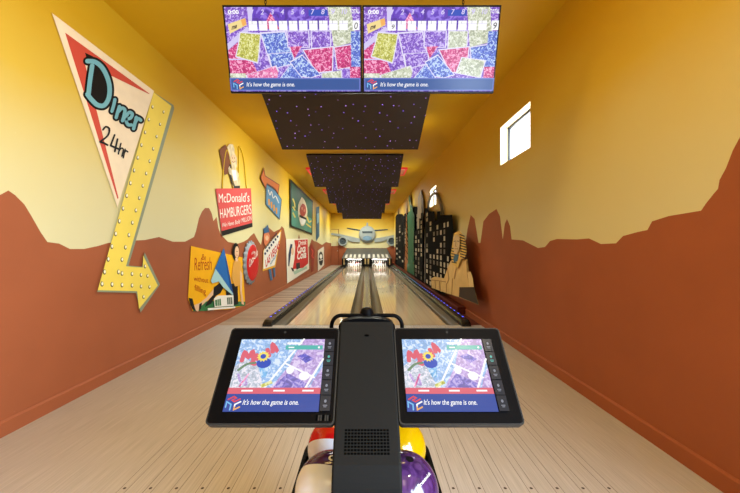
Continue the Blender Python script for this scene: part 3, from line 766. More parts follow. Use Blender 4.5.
cv.poly(G([(190, 310), (245, 270), (262, 300), (232, 350), (205, 365), (170, 420), (130, 440), (150, 400), (185, 360)]), M_CLOTH)
cv.poly(G([(25, 380), (50, 385), (60, 430), (72, 465), (50, 455), (35, 425)]), M_CLOTH); cv.poly(G([(95, 420), (112, 410), (105, 455), (92, 460)]), M_CLOTH)
cv.poly(G([(298, 290), (345, 280), (350, 420), (318, 428), (300, 360), (270, 365), (270, 320)]), M_CLOTH)
cv.poly(G([(318, 150), (340, 120), (365, 140), (374, 210), (372, 300), (330, 305), (305, 250)]), mat('sweater_orange', (216, 160, 76), .5))
cv.poly(G([(362, 200), (376, 220), (374, 340), (388, 425), (372, 420), (362, 330)]), M_SKIN)
cv.disc(G([(334, 78)])[0], 3.4, 9.0, M_HAIR); cv.disc(G([(341, 80)])[0], 2.1, 6.0, M_SKIN)
cv.disc(G([(338, 75)])[0], .3, .5, M_HAIR, 8); cv.disc(G([(346, 75)])[0], .3, .5, M_HAIR, 8); cv.stroke(G([(338, 98), (342, 101), (346, 98)]), .5, M_SIGNRED)
cv.poly(G([(330, 118), (346, 118), (348, 140), (332, 140)]), M_SKIN)
cv.poly(G([(255, 52), (272, 120), (318, 355), (195, 190)]), mat('poster_blue', (40, 104, 176), .5, noise=.08, nscale=4)); cv.poly(G([(262, 110), (272, 120), (318, 355), (300, 330)]), mat('poster_blue_dark', (30, 72, 134), .5))
cv.poly(G([(200, 188), (318, 355), (312, 362), (250, 310), (222, 272), (180, 285), (170, 268)]), mat('poster_pale_blue', (164, 204, 206), .5))
cv.poly(G([(190, 385), (215, 365), (318, 362), (320, 432), (195, 440)]), M_WHITE); cv.poly(G([(198, 395), (235, 385), (238, 430), (200, 434)]), M_GRN); cv.poly(G([(275, 378), (310, 376), (312, 420), (278, 424)]), mat('print_grey_green', (96, 112, 96), .5))
for x in (212, 224, 288, 300): cv.stroke(G([(x, 382), (x, 432)]), .4, M_WHITE, smooth=False)
cv.poly(G([(150, 448), (330, 436), (330, 446), (150, 462)]), M_WHITE)
mb.build('printed_panel', t)

# framed green picture
t = thing('framed_picture', 'dark framed green picture with a red and white centre on the left wall', 'picture', WL(302, 234))
P4 = [(290.3, 179), (313, 201), (312.3, 234.6), (290.6, 226.7)]
mb, cv = left_sign(P4, mat('picture_frame_black', (38, 36, 30), .5), .05); mb.build('frame', t)
mb = MB(); cv = Canvas(mb, lambda x, y, k: WL(x, y, .051 + EPS * k))
cv.poly([(291.4, 182.5), (312.2, 202.6), (311.6, 233), (291.6, 225.3)], mat('picture_green', (42, 82, 64), .5, noise=.2, nscale=1.5))
cv.poly([(291.5, 208), (311.9, 219), (311.6, 233), (291.6, 225.3)], mat('picture_teal', (80, 134, 118), .5, noise=.12, nscale=2))
cv.poly(catmull([(301.8, 197), (304.4, 200), (306.6, 206), (307.4, 213), (306.2, 220), (304.2, 225), (301.2, 225.5), (299.2, 219), (298.0, 212), (298.6, 204), (301.8, 197)]), mat('picture_cream', (214, 198, 164), .55, noise=.2, nscale=7))
M_PRED = mat('picture_red', (172, 64, 44), .5, noise=.3, nscale=8)
cv.poly(catmull([(300.2, 207), (302.6, 203.6), (305.4, 206), (306.2, 212), (304.2, 216), (301, 215.6), (299.6, 211), (300.2, 207)]), M_PRED)
cv.disc((302.2, 208.4), 1.0, 1.6, mat('picture_rose', (206, 120, 96), .5), 12); cv.disc((304.4, 210.6), .9, 1.5, MATS['picture_rose'], 12)
cv.poly(catmull([(300.2, 217), (303, 216.6), (305.6, 219), (304.2, 224), (301.6, 224.4), (300, 221), (300.2, 217)]), M_WHITE)
cv.poly([(299.5, 214.6), (306.5, 218), (306.2, 220), (299.3, 217)], M_BLACKP)
for p in ([(293, 199), (294.5, 203), (295, 207)], [(293, 207), (294.8, 210)], [(293.2, 213), (295, 217)], [(307, 217), (309, 222), (311, 221)], [(306.5, 224), (310.6, 227)]): cv.stroke(p, 1.3, mat('picture_gold', (206, 182, 84), .5))
mb.build('picture_print', t)

# red soda poster
t = thing('drink_poster', 'white and red Drink poster with a dark haired figure, below the framed picture', 'poster', WL(298, 283))
mb, cv = left_sign([(286.1, 239), (308, 238.4), (309.2, 269), (287.2, 283.5)], mat('poster_white', (232, 224, 206), .5))
Q = lambda p: [(280 + x / 8.975, 230 + y / 8.975) for x, y in p]
cv.poly(Q([(128, 92), (248, 84), (254, 300), (205, 340), (112, 352), (130, 260), (138, 150)]), mat('poster_red', (204, 44, 40), .5))
cv.text('Drink', Q([(165, 140)])[0], (8.2, -1.4), (-.2, -4.6), M_WHITE, shear=.2, bold=.02); cv.text('Coca', Q([(155, 205)])[0], (8.4, -1.5), (-.2, -7), M_WHITE, shear=.3, bold=.03); cv.text('Cola', Q([(155, 265)])[0], (9.0, -2.2), (-.2, -7), M_WHITE, shear=.3, bold=.03)
cv.poly(Q([(95, 125), (112, 130), (100, 200), (92, 260), (82, 330), (74, 320), (76, 220)]), mat('poster_navy', (34, 52, 84), .5))
cv.disc(Q([(112, 190)])[0], 1.4, 4.0, M_SKIN); cv.poly(Q([(96, 335), (118, 345), (128, 370), (112, 372)]), M_CLOTH); cv.poly(Q([(145, 300), (178, 290), (180, 340), (148, 358)]), M_FIGD)
cv.poly(Q([(120, 372), (240, 325), (242, 345), (130, 400)]), mat('print_mint', (170, 196, 172), .5))
mb.build('printed_panel', t)
# smaller far signs
t = thing('neon_word_sign', 'narrow red script cutout beside the red Drink poster', 'wall sign', WL(313, 272))
mb, cv = left_sign([(310.2, 246), (312, 243.5), (313.2, 247), (315, 250), (314.2, 259), (313.4, 270), (311.6, 272), (311, 260), (310.2, 255)], mat('script_red_brown', (150, 50, 36), .5)); cv.stroke([(311.5, 249), (313, 252), (312, 256), (314, 258)], .8, mat('script_red', (214, 62, 54), .5)); mb.build('sign_board', t)
o, cv = left_sign([(316.0, 207.4), (319.4, 206.2), (319.5, 236), (316.2, 241.4)], mat('far_blue', (48, 92, 118), .5, noise=.25, nscale=1.2)); cv.poly([(316.7, 214), (318.8, 213), (318.8, 222), (316.8, 224)], mat('far_pale_blue', (120, 160, 172), .5))
tag(o.build('tall_blue_sign'), 'tall narrow blue panel sign near the far end of the left wall', 'wall sign')
o, cv = left_sign([(317.8, 250.5), (323.8, 246.5), (324, 265), (318, 271.5)], mat('badge_white', (222, 214, 198), .5)); cv.disc((320.9, 258.6), 2.3, 7.0, M_BLACKP); cv.disc((320.9, 256.5), 1.4, 2.2, M_WHITE); cv.stroke([(319.4, 260.5), (322.3, 259.5)], .8, M_WHITE)
tag(o.build('badge_sign'), 'white panel with a black badge, farthest sign low on the left wall', 'wall sign')

# ------------------------------------------------------------------ landmarks along the right wall
def right_cut(pts, base, th, off=0.0):
    off += 0.004
    mb = MB(); mb.prism([WR(x, y, off + th) for x, y in pts], [WR(x, y, off) for x, y in pts], base)
    return mb, Canvas(mb, lambda x, y, k: WR(x, y, off + th + EPS * k))
M_BLD = mat('tower_black', (10, 9, 8), .85, spec=.05); M_LIT = mat('tower_window', (176, 166, 144), .5); M_LIT2 = mat('tower_window_dim', (92, 84, 70), .5)
def inside(p, poly):
    r = False; n = len(poly)
    for i in range(n):
        (x0, y0), (x1, y1) = poly[i], poly[(i + 1) % n]
        if (y0 > p[1]) != (y1 > p[1]) and p[0] < (x1 - x0) * (p[1] - y0) / (y1 - y0) + x0: r = not r
    return r
def tower(pts, label, off, th=.03, dx=3.3, dens=.62, seed=1):
    rnd = random.Random(seed); mb, cv = right_cut(pts, M_BLD, th, off)
    x0 = min(p[0] for p in pts); x1 = max(p[0] for p in pts)
    ncol = max(1, int((x1 - x0) / dx)); w = (x1 - x0) / ncol
    for i in range(ncol):
        xa = x0 + (i + .28) * w; xb = x0 + (i + .74) * w
        k = (xa - CX) / F / XR                                # metre rows along the wall, 0.17 m apart
        z = 0.15
        while z < 2.6:
            ys = [CY + (CH - zz) * F * (x - CX) / (XR * F) for x in (xa, xb) for zz in (z, z + .12)]
            quad = [(xa, ys[0]), (xa, ys[1]), (xb, ys[3]), (xb, ys[2])]
            if rnd.random() < dens and all(inside((q[0], q[1] + e), pts) for q in quad for e in (-1.0, 1.0)):
                cv.poly(quad, M_LIT if rnd.random() < .6 else M_LIT2); cv.k -= 1
            z += .168
    return tag(mb.build('tower_cutout'), label, 'skyline cutout', 'black tower cutouts')
def fb2(x): return CY + 0.643 * (x - CX)
def fb(x): return CY + 0.615 * (x - CX)       # foot line of the cutouts along the wall
tower([(395.4, fb(395.4)), (395.4, 217), (396.6, 214.6), (398.2, 214.2), (398.4, 209), (398.9, 214), (402.4, 214), (404, 216.5), (404, fb(404))], 'far black tower cutout with antenna and white window dots, beside the airplane', .0, dx=2.2, dens=.5, seed=3)
tower([(404.2, fb(404.2)), (404.2, 214.4), (406.0, 212.8), (410.2, 212), (410.2, fb(410.2))], 'black tower cutout behind the slim golden tower', .0, dx=2.0, dens=.5, seed=21)
mb, cv = right_cut([(404.6, fb(404.6)), (405.6, 236), (406.2, 206), (406.5, 203), (406.8, 210), (407.3, 236), (408.2, fb(408.2))], mat('tower_gold', (150, 84, 26), .5), .02, .034)
for y in range(214, 262, 6): cv.stroke([(405.6, y), (407.6, y + 4)], .5, M_BLD, smooth=False)
tag(mb.build('lattice_tower_cutout'), 'slim golden lattice tower cutout between the far black towers', 'skyline cutout')
tower([(410.6, fb(410.6)), (410.6, 210), (412, 207), (416.8, 206.6), (418.4, 209), (418.4, fb(418.4))], 'black tower cutout standing behind the green statue', .0, dx=2.4, dens=.5, seed=5)
M_LIB = mat('statue_green', (36, 88, 58), .55, noise=.12, nscale=6); M_LIBD = mat('statue_dark_green', (30, 78, 52), .55)
t = thing('statue_cutout', 'green robed statue cutout with raised torch on a pedestal', 'skyline cutout', WR(411, fb(411), .06))
mb, cv = right_cut([(407.8, 262.5), (408, 232), (407.2, 216), (408.6, 212), (410, 211), (409.0, 202), (410.0, 201), (411.0, 208.6), (411.8, 206.6), (412.6, 208.6), (412.8, 211.5), (414.4, 215), (414.2, 228), (413.6, 240), (413.8, 262.5)], M_LIB, .035, .066)
for p in ([(409, 217), (410, 235), (409.5, 258)], [(411.5, 216), (411.3, 240), (412, 260)]): cv.stroke(p, .45, M_LIBD)
cv.poly([(412.4, 217), (414, 218), (413.8, 224), (412.6, 223)], M_LIBD)
mb.build('robed_figure', t)
mb, cv = right_cut([(408.7, 201.8), (408.6, 197.6), (409.2, 194.4), (409.9, 197.4), (410.3, 201.8)], M_LIBD, .035, .066); mb.build('torch', t)
mb, cv = right_cut([(410.8, 207.8), (410.6, 205), (411.4, 206.4), (411.8, 204.4), (412.2, 206.4), (413, 205), (412.8, 207.8)], M_LIBD, .02, .101); mb.build('crown', t)
mb, cv = right_cut([(407.0, fb(407)), (407.0, 264.5), (408, 262), (413.6, 262), (414.2, 265), (414.2, fb(414.2))], M_LIB, .04, .066); mb.build('pedestal', t)
mb, cv = right_cut([(416.8, fb(417)), (417, 229), (417.8, 198), (420.8, 189.6), (423.4, 199.6), (424.8, 240), (424.8, fb(424.8))], mat('obelisk_light', (204, 198, 184), .55, noise=.06, nscale=4), .03, .031)
cv.poly([(420.8, 189.9), (423.3, 199.8), (424.7, 240), (424.7, fb(424.7) - .2), (421.6, fb(421.6) - .2), (421.6, 200)], mat('obelisk_grey', (120, 112, 104), .55))
tag(mb.build('obelisk_cutout'), 'pale grey pointed obelisk cutout rising between the black towers', 'skyline cutout')
tower([(414.6, fb2(414.6)), (414.6, 232), (417, 229), (417, 229), (419.2, 228.6), (419.2, 218.4), (421.0, 218.4), (421.0, 213), (422.6, 213), (422.6, fb2(422.6))], 'stepped black tower cutout in front of the pale obelisk', .095, dx=2.3, dens=.6, seed=8)
tower([(425.2, fb2(425.2)), (425.2, 208), (426.8, 208), (426.8, 211.2), (434.2, 211.4), (434.4, 220.4), (437.0, 220.4), (437.0, 211.6), (440.4, 211.2), (440.6, 215.2), (452.2, 214.8), (453, 226), (453, fb2(440)), (440, fb2(440))], 'widest black tower cutout with rows of pale windows, below the arch', .095, dx=3.3, seed=11)
pts = catmull([(426.2, fb(426.2)), (426.2, 250), (426.6, 226), (427.4, 212), (429.4, 201), (432.2, 195), (435.2, 193.4), (438.2, 196.5), (440.8, 204), (442.4, 214), (443.2, 226), (444, 260), (444, fb(444))], 6)
mb = MB(); mb.tube([WR(x, y, .050) for x, y in pts], .042, mat('arch_steel', (128, 126, 120), .35, .4), 8)
tag(mb.build('arch_cutout'), 'tall curved steel grey arch cutout in front of the second window', 'skyline cutout')
# sphinx
t = thing('sphinx_cutout', 'sand coloured sphinx cutout with striped headdress beside the black towers', 'skyline cutout', WR(455, 302, .06))
S = lambda p: [(405 + x / 6.16, 230 + y / 6.16) for x, y in p]
M_SAND = mat('sphinx_sand', (206, 172, 110), .55, noise=.10, nscale=5); M_SANDD = mat('sphinx_shade', (150, 112, 62), .55); M_DKB = mat('sphinx_base', (58, 48, 42), .55)
mb, cv = right_cut(S([(160, 300), (182, 287), (206, 291), (240, 298), (262, 235), (282, 190), (385, 180), (392, 258), (410, 300), (425, 350), (455, 462), (330, 412), (252, 388), (165, 356)]), M_SAND, .05, .13)
cv.poly(S([(335, 352), (425, 352), (453, 460), (332, 411)]), M_DKB)
for p in ([(163, 308), (205, 312), (252, 320)], [(256, 330), (254, 384)], [(292, 300), (288, 396)], [(262, 240), (268, 300), (258, 330)], [(318, 215), (304, 300)], [(380, 190), (386, 280), (400, 348)], [(185, 315), (188, 360)], [(212, 318), (216, 372)]):
    cv.stroke(S(p), .8, M_SANDD)
mb.build('body', t)
mb, cv = right_cut(S([(302, 18), (335, 4), (366, 40), (376, 90), (380, 140), (368, 175), (345, 180), (325, 235), (292, 212), (282, 150), (288, 110)]), mat('headdress_gold', (206, 168, 84), .55), .03, .18)
for i in range(9):
    y = 30 + i * 17; cv.stroke(S([(338 + i * .6, y - 2), (376 - max(0, 4 - i) * 3, y + 8)]), 1.15, M_BLACKP, smooth=False, same=True)
for i in range(6):
    y = 112 + i * 17; cv.stroke(S([(286 + i * .5, y), (318 - i * .5, y + 6)]), 1.05, M_BLACKP, smooth=False, same=True)
cv.k += 1; cv.poly(S([(306, 150), (332, 150), (324, 190), (302, 200), (296, 180)]), mat('collar_teal', (60, 96, 112), .55))
mb.build('striped_headdress', t)
mb, cv = right_cut(S([(302, 36), (322, 28), (336, 44), (338, 90), (330, 130), (316, 150), (302, 138), (297, 90)]), mat('sphinx_face', (196, 168, 122), .55), .02, .21)
cv.stroke(S([(300, 70), (311, 68)]), .7, M_FIGD); cv.stroke(S([(321, 68), (333, 70)]), .7, M_FIGD); cv.stroke(S([(314, 72), (311, 98), (317, 100)]), .6, M_SANDD); cv.stroke(S([(306, 116), (324, 116)]), .8, M_SANDD)
mb.build('face', t)
mb, cv = right_cut(S([(384, 262), (404, 256), (418, 300), (424, 352), (396, 350)]), mat('sphinx_pale', (222, 192, 132), .55), .02, .18); mb.build('haunch', t)

# ------------------------------------------------------------------ monitors
S_PURPLE = screen_mat('lit_purple', (140, 96, 214), 1.0, (214, 194, 248), 46, .6); S_BLUE = screen_mat('lit_blue', (98, 120, 222), 1.0, (200, 222, 250), 46, .6)
S_CRIM = screen_mat('lit_crimson', (218, 62, 134), 1.0, (250, 176, 214), 46, .6); S_YG = screen_mat('lit_yellow_green', (206, 204, 96), 1.0, (238, 238, 176), 46, .7)
S_PALE = screen_mat('lit_pale_green', (208, 214, 186), 1.0, (240, 242, 230), 46, .6); S_PINK = screen_mat('lit_pink', (240, 120, 180), 1.0, (252, 206, 232), 46, .6)
S_DEEP = screen_mat('lit_deep_violet', (104, 66, 196), 1.0, (150, 120, 230), 12, .6)
S_WHITE = screen_mat('lit_white', (250, 250, 252), 1.05); S_LAV = screen_mat('lit_lavender', (214, 204, 246), 1.0); S_BAR = screen_mat('lit_bar_blue', (54, 90, 160), .95)
S_TAN = screen_mat('lit_tag_tan', (246, 220, 150), 1.0); S_FRM = screen_mat('lit_page_white', (232, 226, 250), 1.0); S_RIM = screen_mat('lit_rim_blue', (104, 120, 200), 1.0); S_DARK = screen_mat('lit_dark', (40, 36, 60), .6); S_RED = screen_mat('lit_red', (226, 70, 84), 1.0); S_TEAL = screen_mat('lit_teal', (86, 186, 178), 1.0)
S_ORG = screen_mat('lit_orange', (246, 178, 96), 1.0); S_SKYB = screen_mat('lit_sky_blue', (120, 190, 240), 1.0); S_PB = screen_mat('lit_pale_blue', (160, 196, 244), 1.0, (224, 238, 255), 70, .3)
S_LILAC = screen_mat('lit_lilac', (196, 168, 228), 1.0, (228, 212, 246), 70, .4); S_YSTAR = screen_mat('lit_yellow', (246, 226, 110), 1.0); S_NAVY = screen_mat('lit_navy', (50, 80, 190), 1.0)
S_SALMON = screen_mat('lit_salmon', (230, 104, 122), .95); S_BARK = screen_mat('lit_bar_indigo', (52, 78, 166), .95); S_BTN = screen_mat('lit_button', (44, 48, 66), .5); S_GREY = screen_mat('lit_grey', (150, 154, 170), .8)
S_MIX = screen_mat('lit_mixed', (206, 214, 230), 1.0, (246, 240, 250), 90, .5)

def cube_logo(cv, cx, cy, s, f=1):
    """isometric cube of three letters: red S on top, blue n at the left, orange-tipped C at the right"""
    w = s * .07
    def st(p, m_): cv.stroke([(cx + x * s, cy + f * y * s) for x, y in p], s * .105, m_, smooth=False, same=True)
    st([(-.42, .22), (-.05, .42), (.14, .32), (-.14, .17), (.06, .06), (.42, .24)], S_RED)
    st([(-.48, -.30), (-.48, .06), (-.14, -.12), (-.14, -.48)], S_SKYB)
    st([(.50, .06), (.14, -.12), (.14, -.30)], S_WHITE); st([(.14, -.30), (.14, -.48), (.50, -.30)], S_ORG)
    cv.k += 1

def tv(xa, xb, label, second, chain_x):
    Zt, Yt, Zb, Yb_ = 3.28, 2.80, 2.655, 2.98
    O = Vector((xa, Yb_, Zb)); U = Vector((xb - xa, 0, 0)); V = Vector((0, Yt - Yb_, Zt - Zb)); n = Vector((0, -(Zt - Zb), Yt - Yb_)).normalized()
    H = V.length; W = xb - xa
    P = lambda u, v, o: O + U * u + V * v + n * o
    t = thing('hanging_monitor', label, 'monitor', O + U * .5, 'hanging score monitors')
    mb = MB(); b = .009
    q = lambda e, o: [P(e / W, e / H, o), P(1 - e / W, e / H, o), P(1 - e / W, 1 - e / H, o), P(e / W, 1 - e / H, o)]
    mb.prism(q(0, .004), q(.0, -.035), MATS.get('tv_black') or mat('tv_black', (16, 16, 20), .3))
    mb.prism(q(.08, -.035), q(.12, -.075), mat('tv_black', (16, 16, 20), .3))
    mb.build('casing', t)
    sc = MB(); mu, mv = .012, .022
    cv = Canvas(sc, lambda u, v, k: P(mu + u * (1 - 2 * mu), 1 - mv - v * (1 - 2 * mv), .005 + .00035 * k))
    R_ = lambda a, b_, c_, d: [(a, b_), (c_, b_), (c_, d), (a, d)]
    cv.poly(R_(0, 0, 1, 1), S_PURPLE)
    cv.poly(R_(.19, 0, .74, .25), S_DEEP); cv.poly([(.17, .0), (.21, .0), (.19, .25), (.17, .25)], S_LAV)
    cv.poly([(.27, .25), (.34, .06), (.40, .25)], S_CRIM if not second else S_PINK); cv.poly(R_(.62, .03, .76, .10), S_NAVY)
    cv.poly([(.76, 0), (.93, 0), (.97, .40), (.80, .46)], S_PALE)
    cv.poly([(0, .50), (.10, .38), (.14, .50), (.22, .80), (0, .80)], S_CRIM); cv.poly(R_(0, .60, .20, .615), S_LAV)
    cv.poly([(.0, .42), (.16, .22), (.18, .26), (0, .50)], S_LAV)
    fr_ = lambda pts, m_, g=.012: (cv.poly(pts, S_FRM), cv.poly([(x + ((sum(p[0] for p in pts) / len(pts)) - x) * .09, y + ((sum(p[1] for p in pts) / len(pts)) - y) * .09) for x, y in pts], m_))
    fr_([(.10, .28), (.26, .30), (.24, .50), (.22, .66), (.05, .58), (.08, .42)], S_YG)
    fr_([(.25, .29), (.44, .27), (.50, .66), (.32, .73)], S_PURPLE if second else S_BLUE); fr_([(.30, .54), (.49, .52), (.50, .66), (.32, .73)], S_PURPLE if second else S_BLUE)
    fr_(R_(.45, .27, .62, .47), S_PURPLE); fr_(R_(.63, .27, .78, .48), S_PALE if second else S_PURPLE)
    cv.poly([(.47, .46), (.56, .45), (.50, .60)], S_CRIM); cv.poly([(.50, .60), (.58, .50), (.54, .66)], S_BLUE)
    fr_([(.56, .49), (.80, .45), (.79, .76), (.66, .78)], S_CRIM)
    fr_([(.80, .46), (.96, .42), (.98, .70), (.82, .74)], S_BLUE if second else S_CRIM)
    cv.poly(R_(.93, .28, 1, .70), S_BLUE); cv.poly(R_(.92, .70, 1, .84), S_CRIM)
    fr_([(.12, .80), (.36, .68), (.40, .84), (.12, .84)], S_PALE if second else S_PINK); cv.poly(R_(.0, .78, .12, .85), S_PALE)
    cv.poly([(.38, .72), (.46, .72), (.42, .84), (.36, .84)], S_PURPLE)
    fr_([(.38, .84), (.47, .66), (.56, .84)], S_BLUE); fr_([(.46, .64), (.56, .55), (.70, .80), (.62, .84), (.54, .82)], S_BLUE)
    fr_([(.70, .78), (.86, .74) if not second else (.74, .58), (.86, .84) if not second else (.93, .62), (.70, .84) if not second else (.90, .84)], S_PALE)
    if not second: cv.poly(R_(.87, .72, .92, .84), S_PURPLE)
    cv.poly([(.02, .20), (.15, .13), (.16, .21), (.03, .31)], S_TAN); cv.poly([(.12, .15), (.155, .135), (.16, .20), (.13, .225)], S_ORG)
    cv.text('me' if not second else 'me', (.045, .265), (.04, -.022), (.004, -.055), S_DARK, bold=.03, shear=.2)
    cv.text('0:00', (.03, .085), (.08, 0), (.0, -.045), S_WHITE, bold=.03)
    for i in range(10):
        x = .176 + i * .0745
        cv.poly(R_(x, .165, x + .062, .275), S_WHITE); cv.poly(R_(x + .024, .165, x + .027, .20), S_GREY); cv.poly(R_(x, .198, x + .062, .202), S_LAV)
        s_ = str(i + 1); cv.text(s_, (x + .018, .092), (.026 if i < 9 else .04, 0), (.0, -.056), S_LAV, bold=.02, shear=.2)
    cv.poly(R_(.945, .165, .995, .275), S_WHITE); cv.text('9' if second else '0', (.957, .262), (.026, 0), (.0, -.075), S_DARK, shear=.15)
    if second: cv.text('9', (.205, .262), (.022, 0), (0, -.05), S_DARK, shear=.15)
    cv.text('TOTAL', (.925, .085), (.068, 0), (0, -.045), S_WHITE, bold=.02)
    cv.poly(R_(0, .84, 1, 1), S_RIM); cv.poly(R_(0.01, .855, .99, .985), S_BAR)
    cube_logo(_S(cv, W, H), .062 * W, .915 * H, .082, -1)
    cv.text("It's how the game is one.", (.125, .945), (.37, 0), (0, -.05), S_WHITE, shear=.2, bold=.01)
    sc.build('screen', t)
    ch = MB(); M_CHAIN = mat('chain_dark', (40, 34, 26), .4, .6)
    zc = 3.27; k = 0
    while zc < HC - .01:
        r = .012; pts = []
        for a in range(9):
            an = a / 8 * 2 * math.pi; ox, oz = r * .6 * math.cos(an), .020 * math.sin(an)
            pts.append((chain_x + (ox if k % 2 else 0), 2.815 + (0 if k % 2 else ox), zc + .016 + oz))
        ch.tube(pts, .0032, M_CHAIN, 6, caps=False); zc += .030; k += 1
    ch.build('chain', t)
class _S:
    """the same canvas measured in metres, so that marks keep their proportions"""
    def __init__(self, cv, W, H): self.cv, self.W, self.H = cv, W, H; 
    @property
    def k(self): return self.cv.k
    @k.setter
    def k(self, v): self.cv.k = v
    def stroke(self, pts, w, m_, smooth=True, same=False):
        fn = self.cv.fn; W, H = self.W, self.H
        c2 = Canvas(self.cv.mb, lambda x, y, k: fn(x / W, y / H, k)); c2.k = self.cv.k
        c2.stroke(pts, w, m_, smooth, same); self.cv.k = c2.k
tv(-1.156, -.040, 'left hanging score monitor, showing a total of 0', False, -.815)
tv(-.036, 1.076, 'right hanging score monitor, showing a total of 9', True, .775)

# ------------------------------------------------------------------ scoring console with two touch screens
M_CON = mat('console_charcoal', (18, 18, 18), .6, spec=.10, bump=.12, nscale=400); M_BEZ = mat('bezel_black', (5, 5, 7), .4, spec=.05); M_BEZE = mat('bezel_edge', (40, 39, 38), .4); M_HOLE = mat('grille_hole', (3, 3, 3), .9, spec=0.0)
TOP = Vector((0, 1.16, 1.08)); SV = Vector((0, -.199, -.22)); SL = SV.length; SD = SV.normalized(); NN = Vector((0, SD.z, -SD.y)); 
if NN.z < 0: NN = -NN
con = thing('scoring_console', 'charcoal scoring console with two tilted touch screens before the lanes', 'scoring console', (0, .94, 0))
mb = MB(); ft = [(1.175, 1.097), (.897, .789)]
for i in range(1, 7):
    a = i / 6; ft.append((.897 - .022 * math.sin(a * math.pi / 2), .789 - .07 * a))
ft += [(.874, .02)]
bk = [(.950, .02), (.950, .72), (.965, .77), (1.235, 1.06)]
pr = ft + bk
hw = .0895
rin = .006
def ext(prof, x0, x1, m_, mb): mb.prism([(x0, y, z) for y, z in prof], [(x1, y, z) for y, z in prof], m_)
bm = bmesh.new(); vf = [bm.verts.new((-hw, y, z)) for y, z in pr]; vb = [bm.verts.new((hw, y, z)) for y, z in pr]
bm.faces.new(vf); bm.faces.new(list(reversed(vb)))
for i in range(len(pr)):
    j = (i + 1) % len(pr); bm.faces.new([vf[j], vf[i], vb[i], vb[j]])
bmesh.ops.recalc_face_normals(bm, faces=bm.faces)
edges = [e for e in bm.edges if abs(e.verts[0].co.x - e.verts[1].co.x) < 1e-6]
bmesh.ops.bevel(bm, geom=edges, offset=rin, segments=3, affect='EDGES', profile=.5)
mb.frombm(bm, M_CON)
mb.build('column', con)
# speaker grille: small dark square holes on the column face
gv = MB()
def face_pt(x, s, o):       # s metres down the slope from the top edge of the column
    p0 = Vector((0, 1.175, 1.097)); p1 = Vector((0, .897, .789)); d = (p1 - p0).normalized(); nn = Vector((0, d.z, -d.y)); nn = nn if nn.z > 0 else -nn
    return p0 + d * s + nn * o + Vector((x, 0, 0))
LS = (Vector((0, 1.175, 1.097)) - Vector((0, .897, .789))).length
for i in range(14):
    for j in range(8):
        x = -.0595 + i * .0087; s = .330 + j * .0080
        if i in (5, 9) : x += 0
        gv.add([face_pt(x, s, .0005), face_pt(x + .0062, s, .0005), face_pt(x + .0062, s + .0052, .0005), face_pt(x, s + .0052, .0005)], [(0, 1, 2, 3)], M_HOLE)
gv.build('speaker_grille', con)
mb = MB(); c0 = face_pt(.0, .055, .0004); 
for i in range(1): mb.add([face_pt(.008 * math.cos(a), .05 + .004 * math.sin(a), .0006) for a in [k * math.pi / 6 for k in range(12)]], [list(range(12))], M_HOLE)
mb.build('sensor', con)
mb = MB(); mb.box((-.16, .80, 0), (.16, .965, .02), M_CON, .006); mb.build('base_plate', con)
# rear housing, handle bar and knob behind the screens
mb = MB(); n = 24; pts = []
for i in range(n + 1):
    a = math.pi * i / n; x = -.098 * math.cos(a); z = 1.058 + .045 * (math.sin(a) ** .45)
    pts.append((x, z))
pts = [(-.098, .96)] + pts + [(.098, .96)]
mb.prism([(x, 1.205, z) for x, z in pts], [(x, 1.30, z - .01) for x, z in pts], M_BEZ); mb.build('rear_housing', con)
mb = MB(); hy = 1.31; path = [(-.132, hy, .97), (-.132, hy, 1.05)]
for i in range(1, 8): a = i / 7 * math.pi / 2; path.append((-.132 + .035 * (1 - math.cos(a)), hy, 1.05 + .042 * math.sin(a)))
path = path + [(-x, y, z) for x, y, z in reversed(path)]
mb.tube([(-.06, hy - .02, .965), (-.12, hy, .965)] + path + [(.12, hy, .965), (.06, hy - .02, .965)], .0075, M_BEZ, 10); mb.build('handle_bar', con)
mb = MB(); mb.lathe([(.026, 0), (.026, .012), (.02, .026), (.010, .032), (0, .033)], (0, 1.325, 1.088), M_BEZ, 16); mb.lathe([(.01, -.09), (.01, 0)], (0, 1.325, 1.088), M_BEZ, 10); mb.build('camera_dome', con)

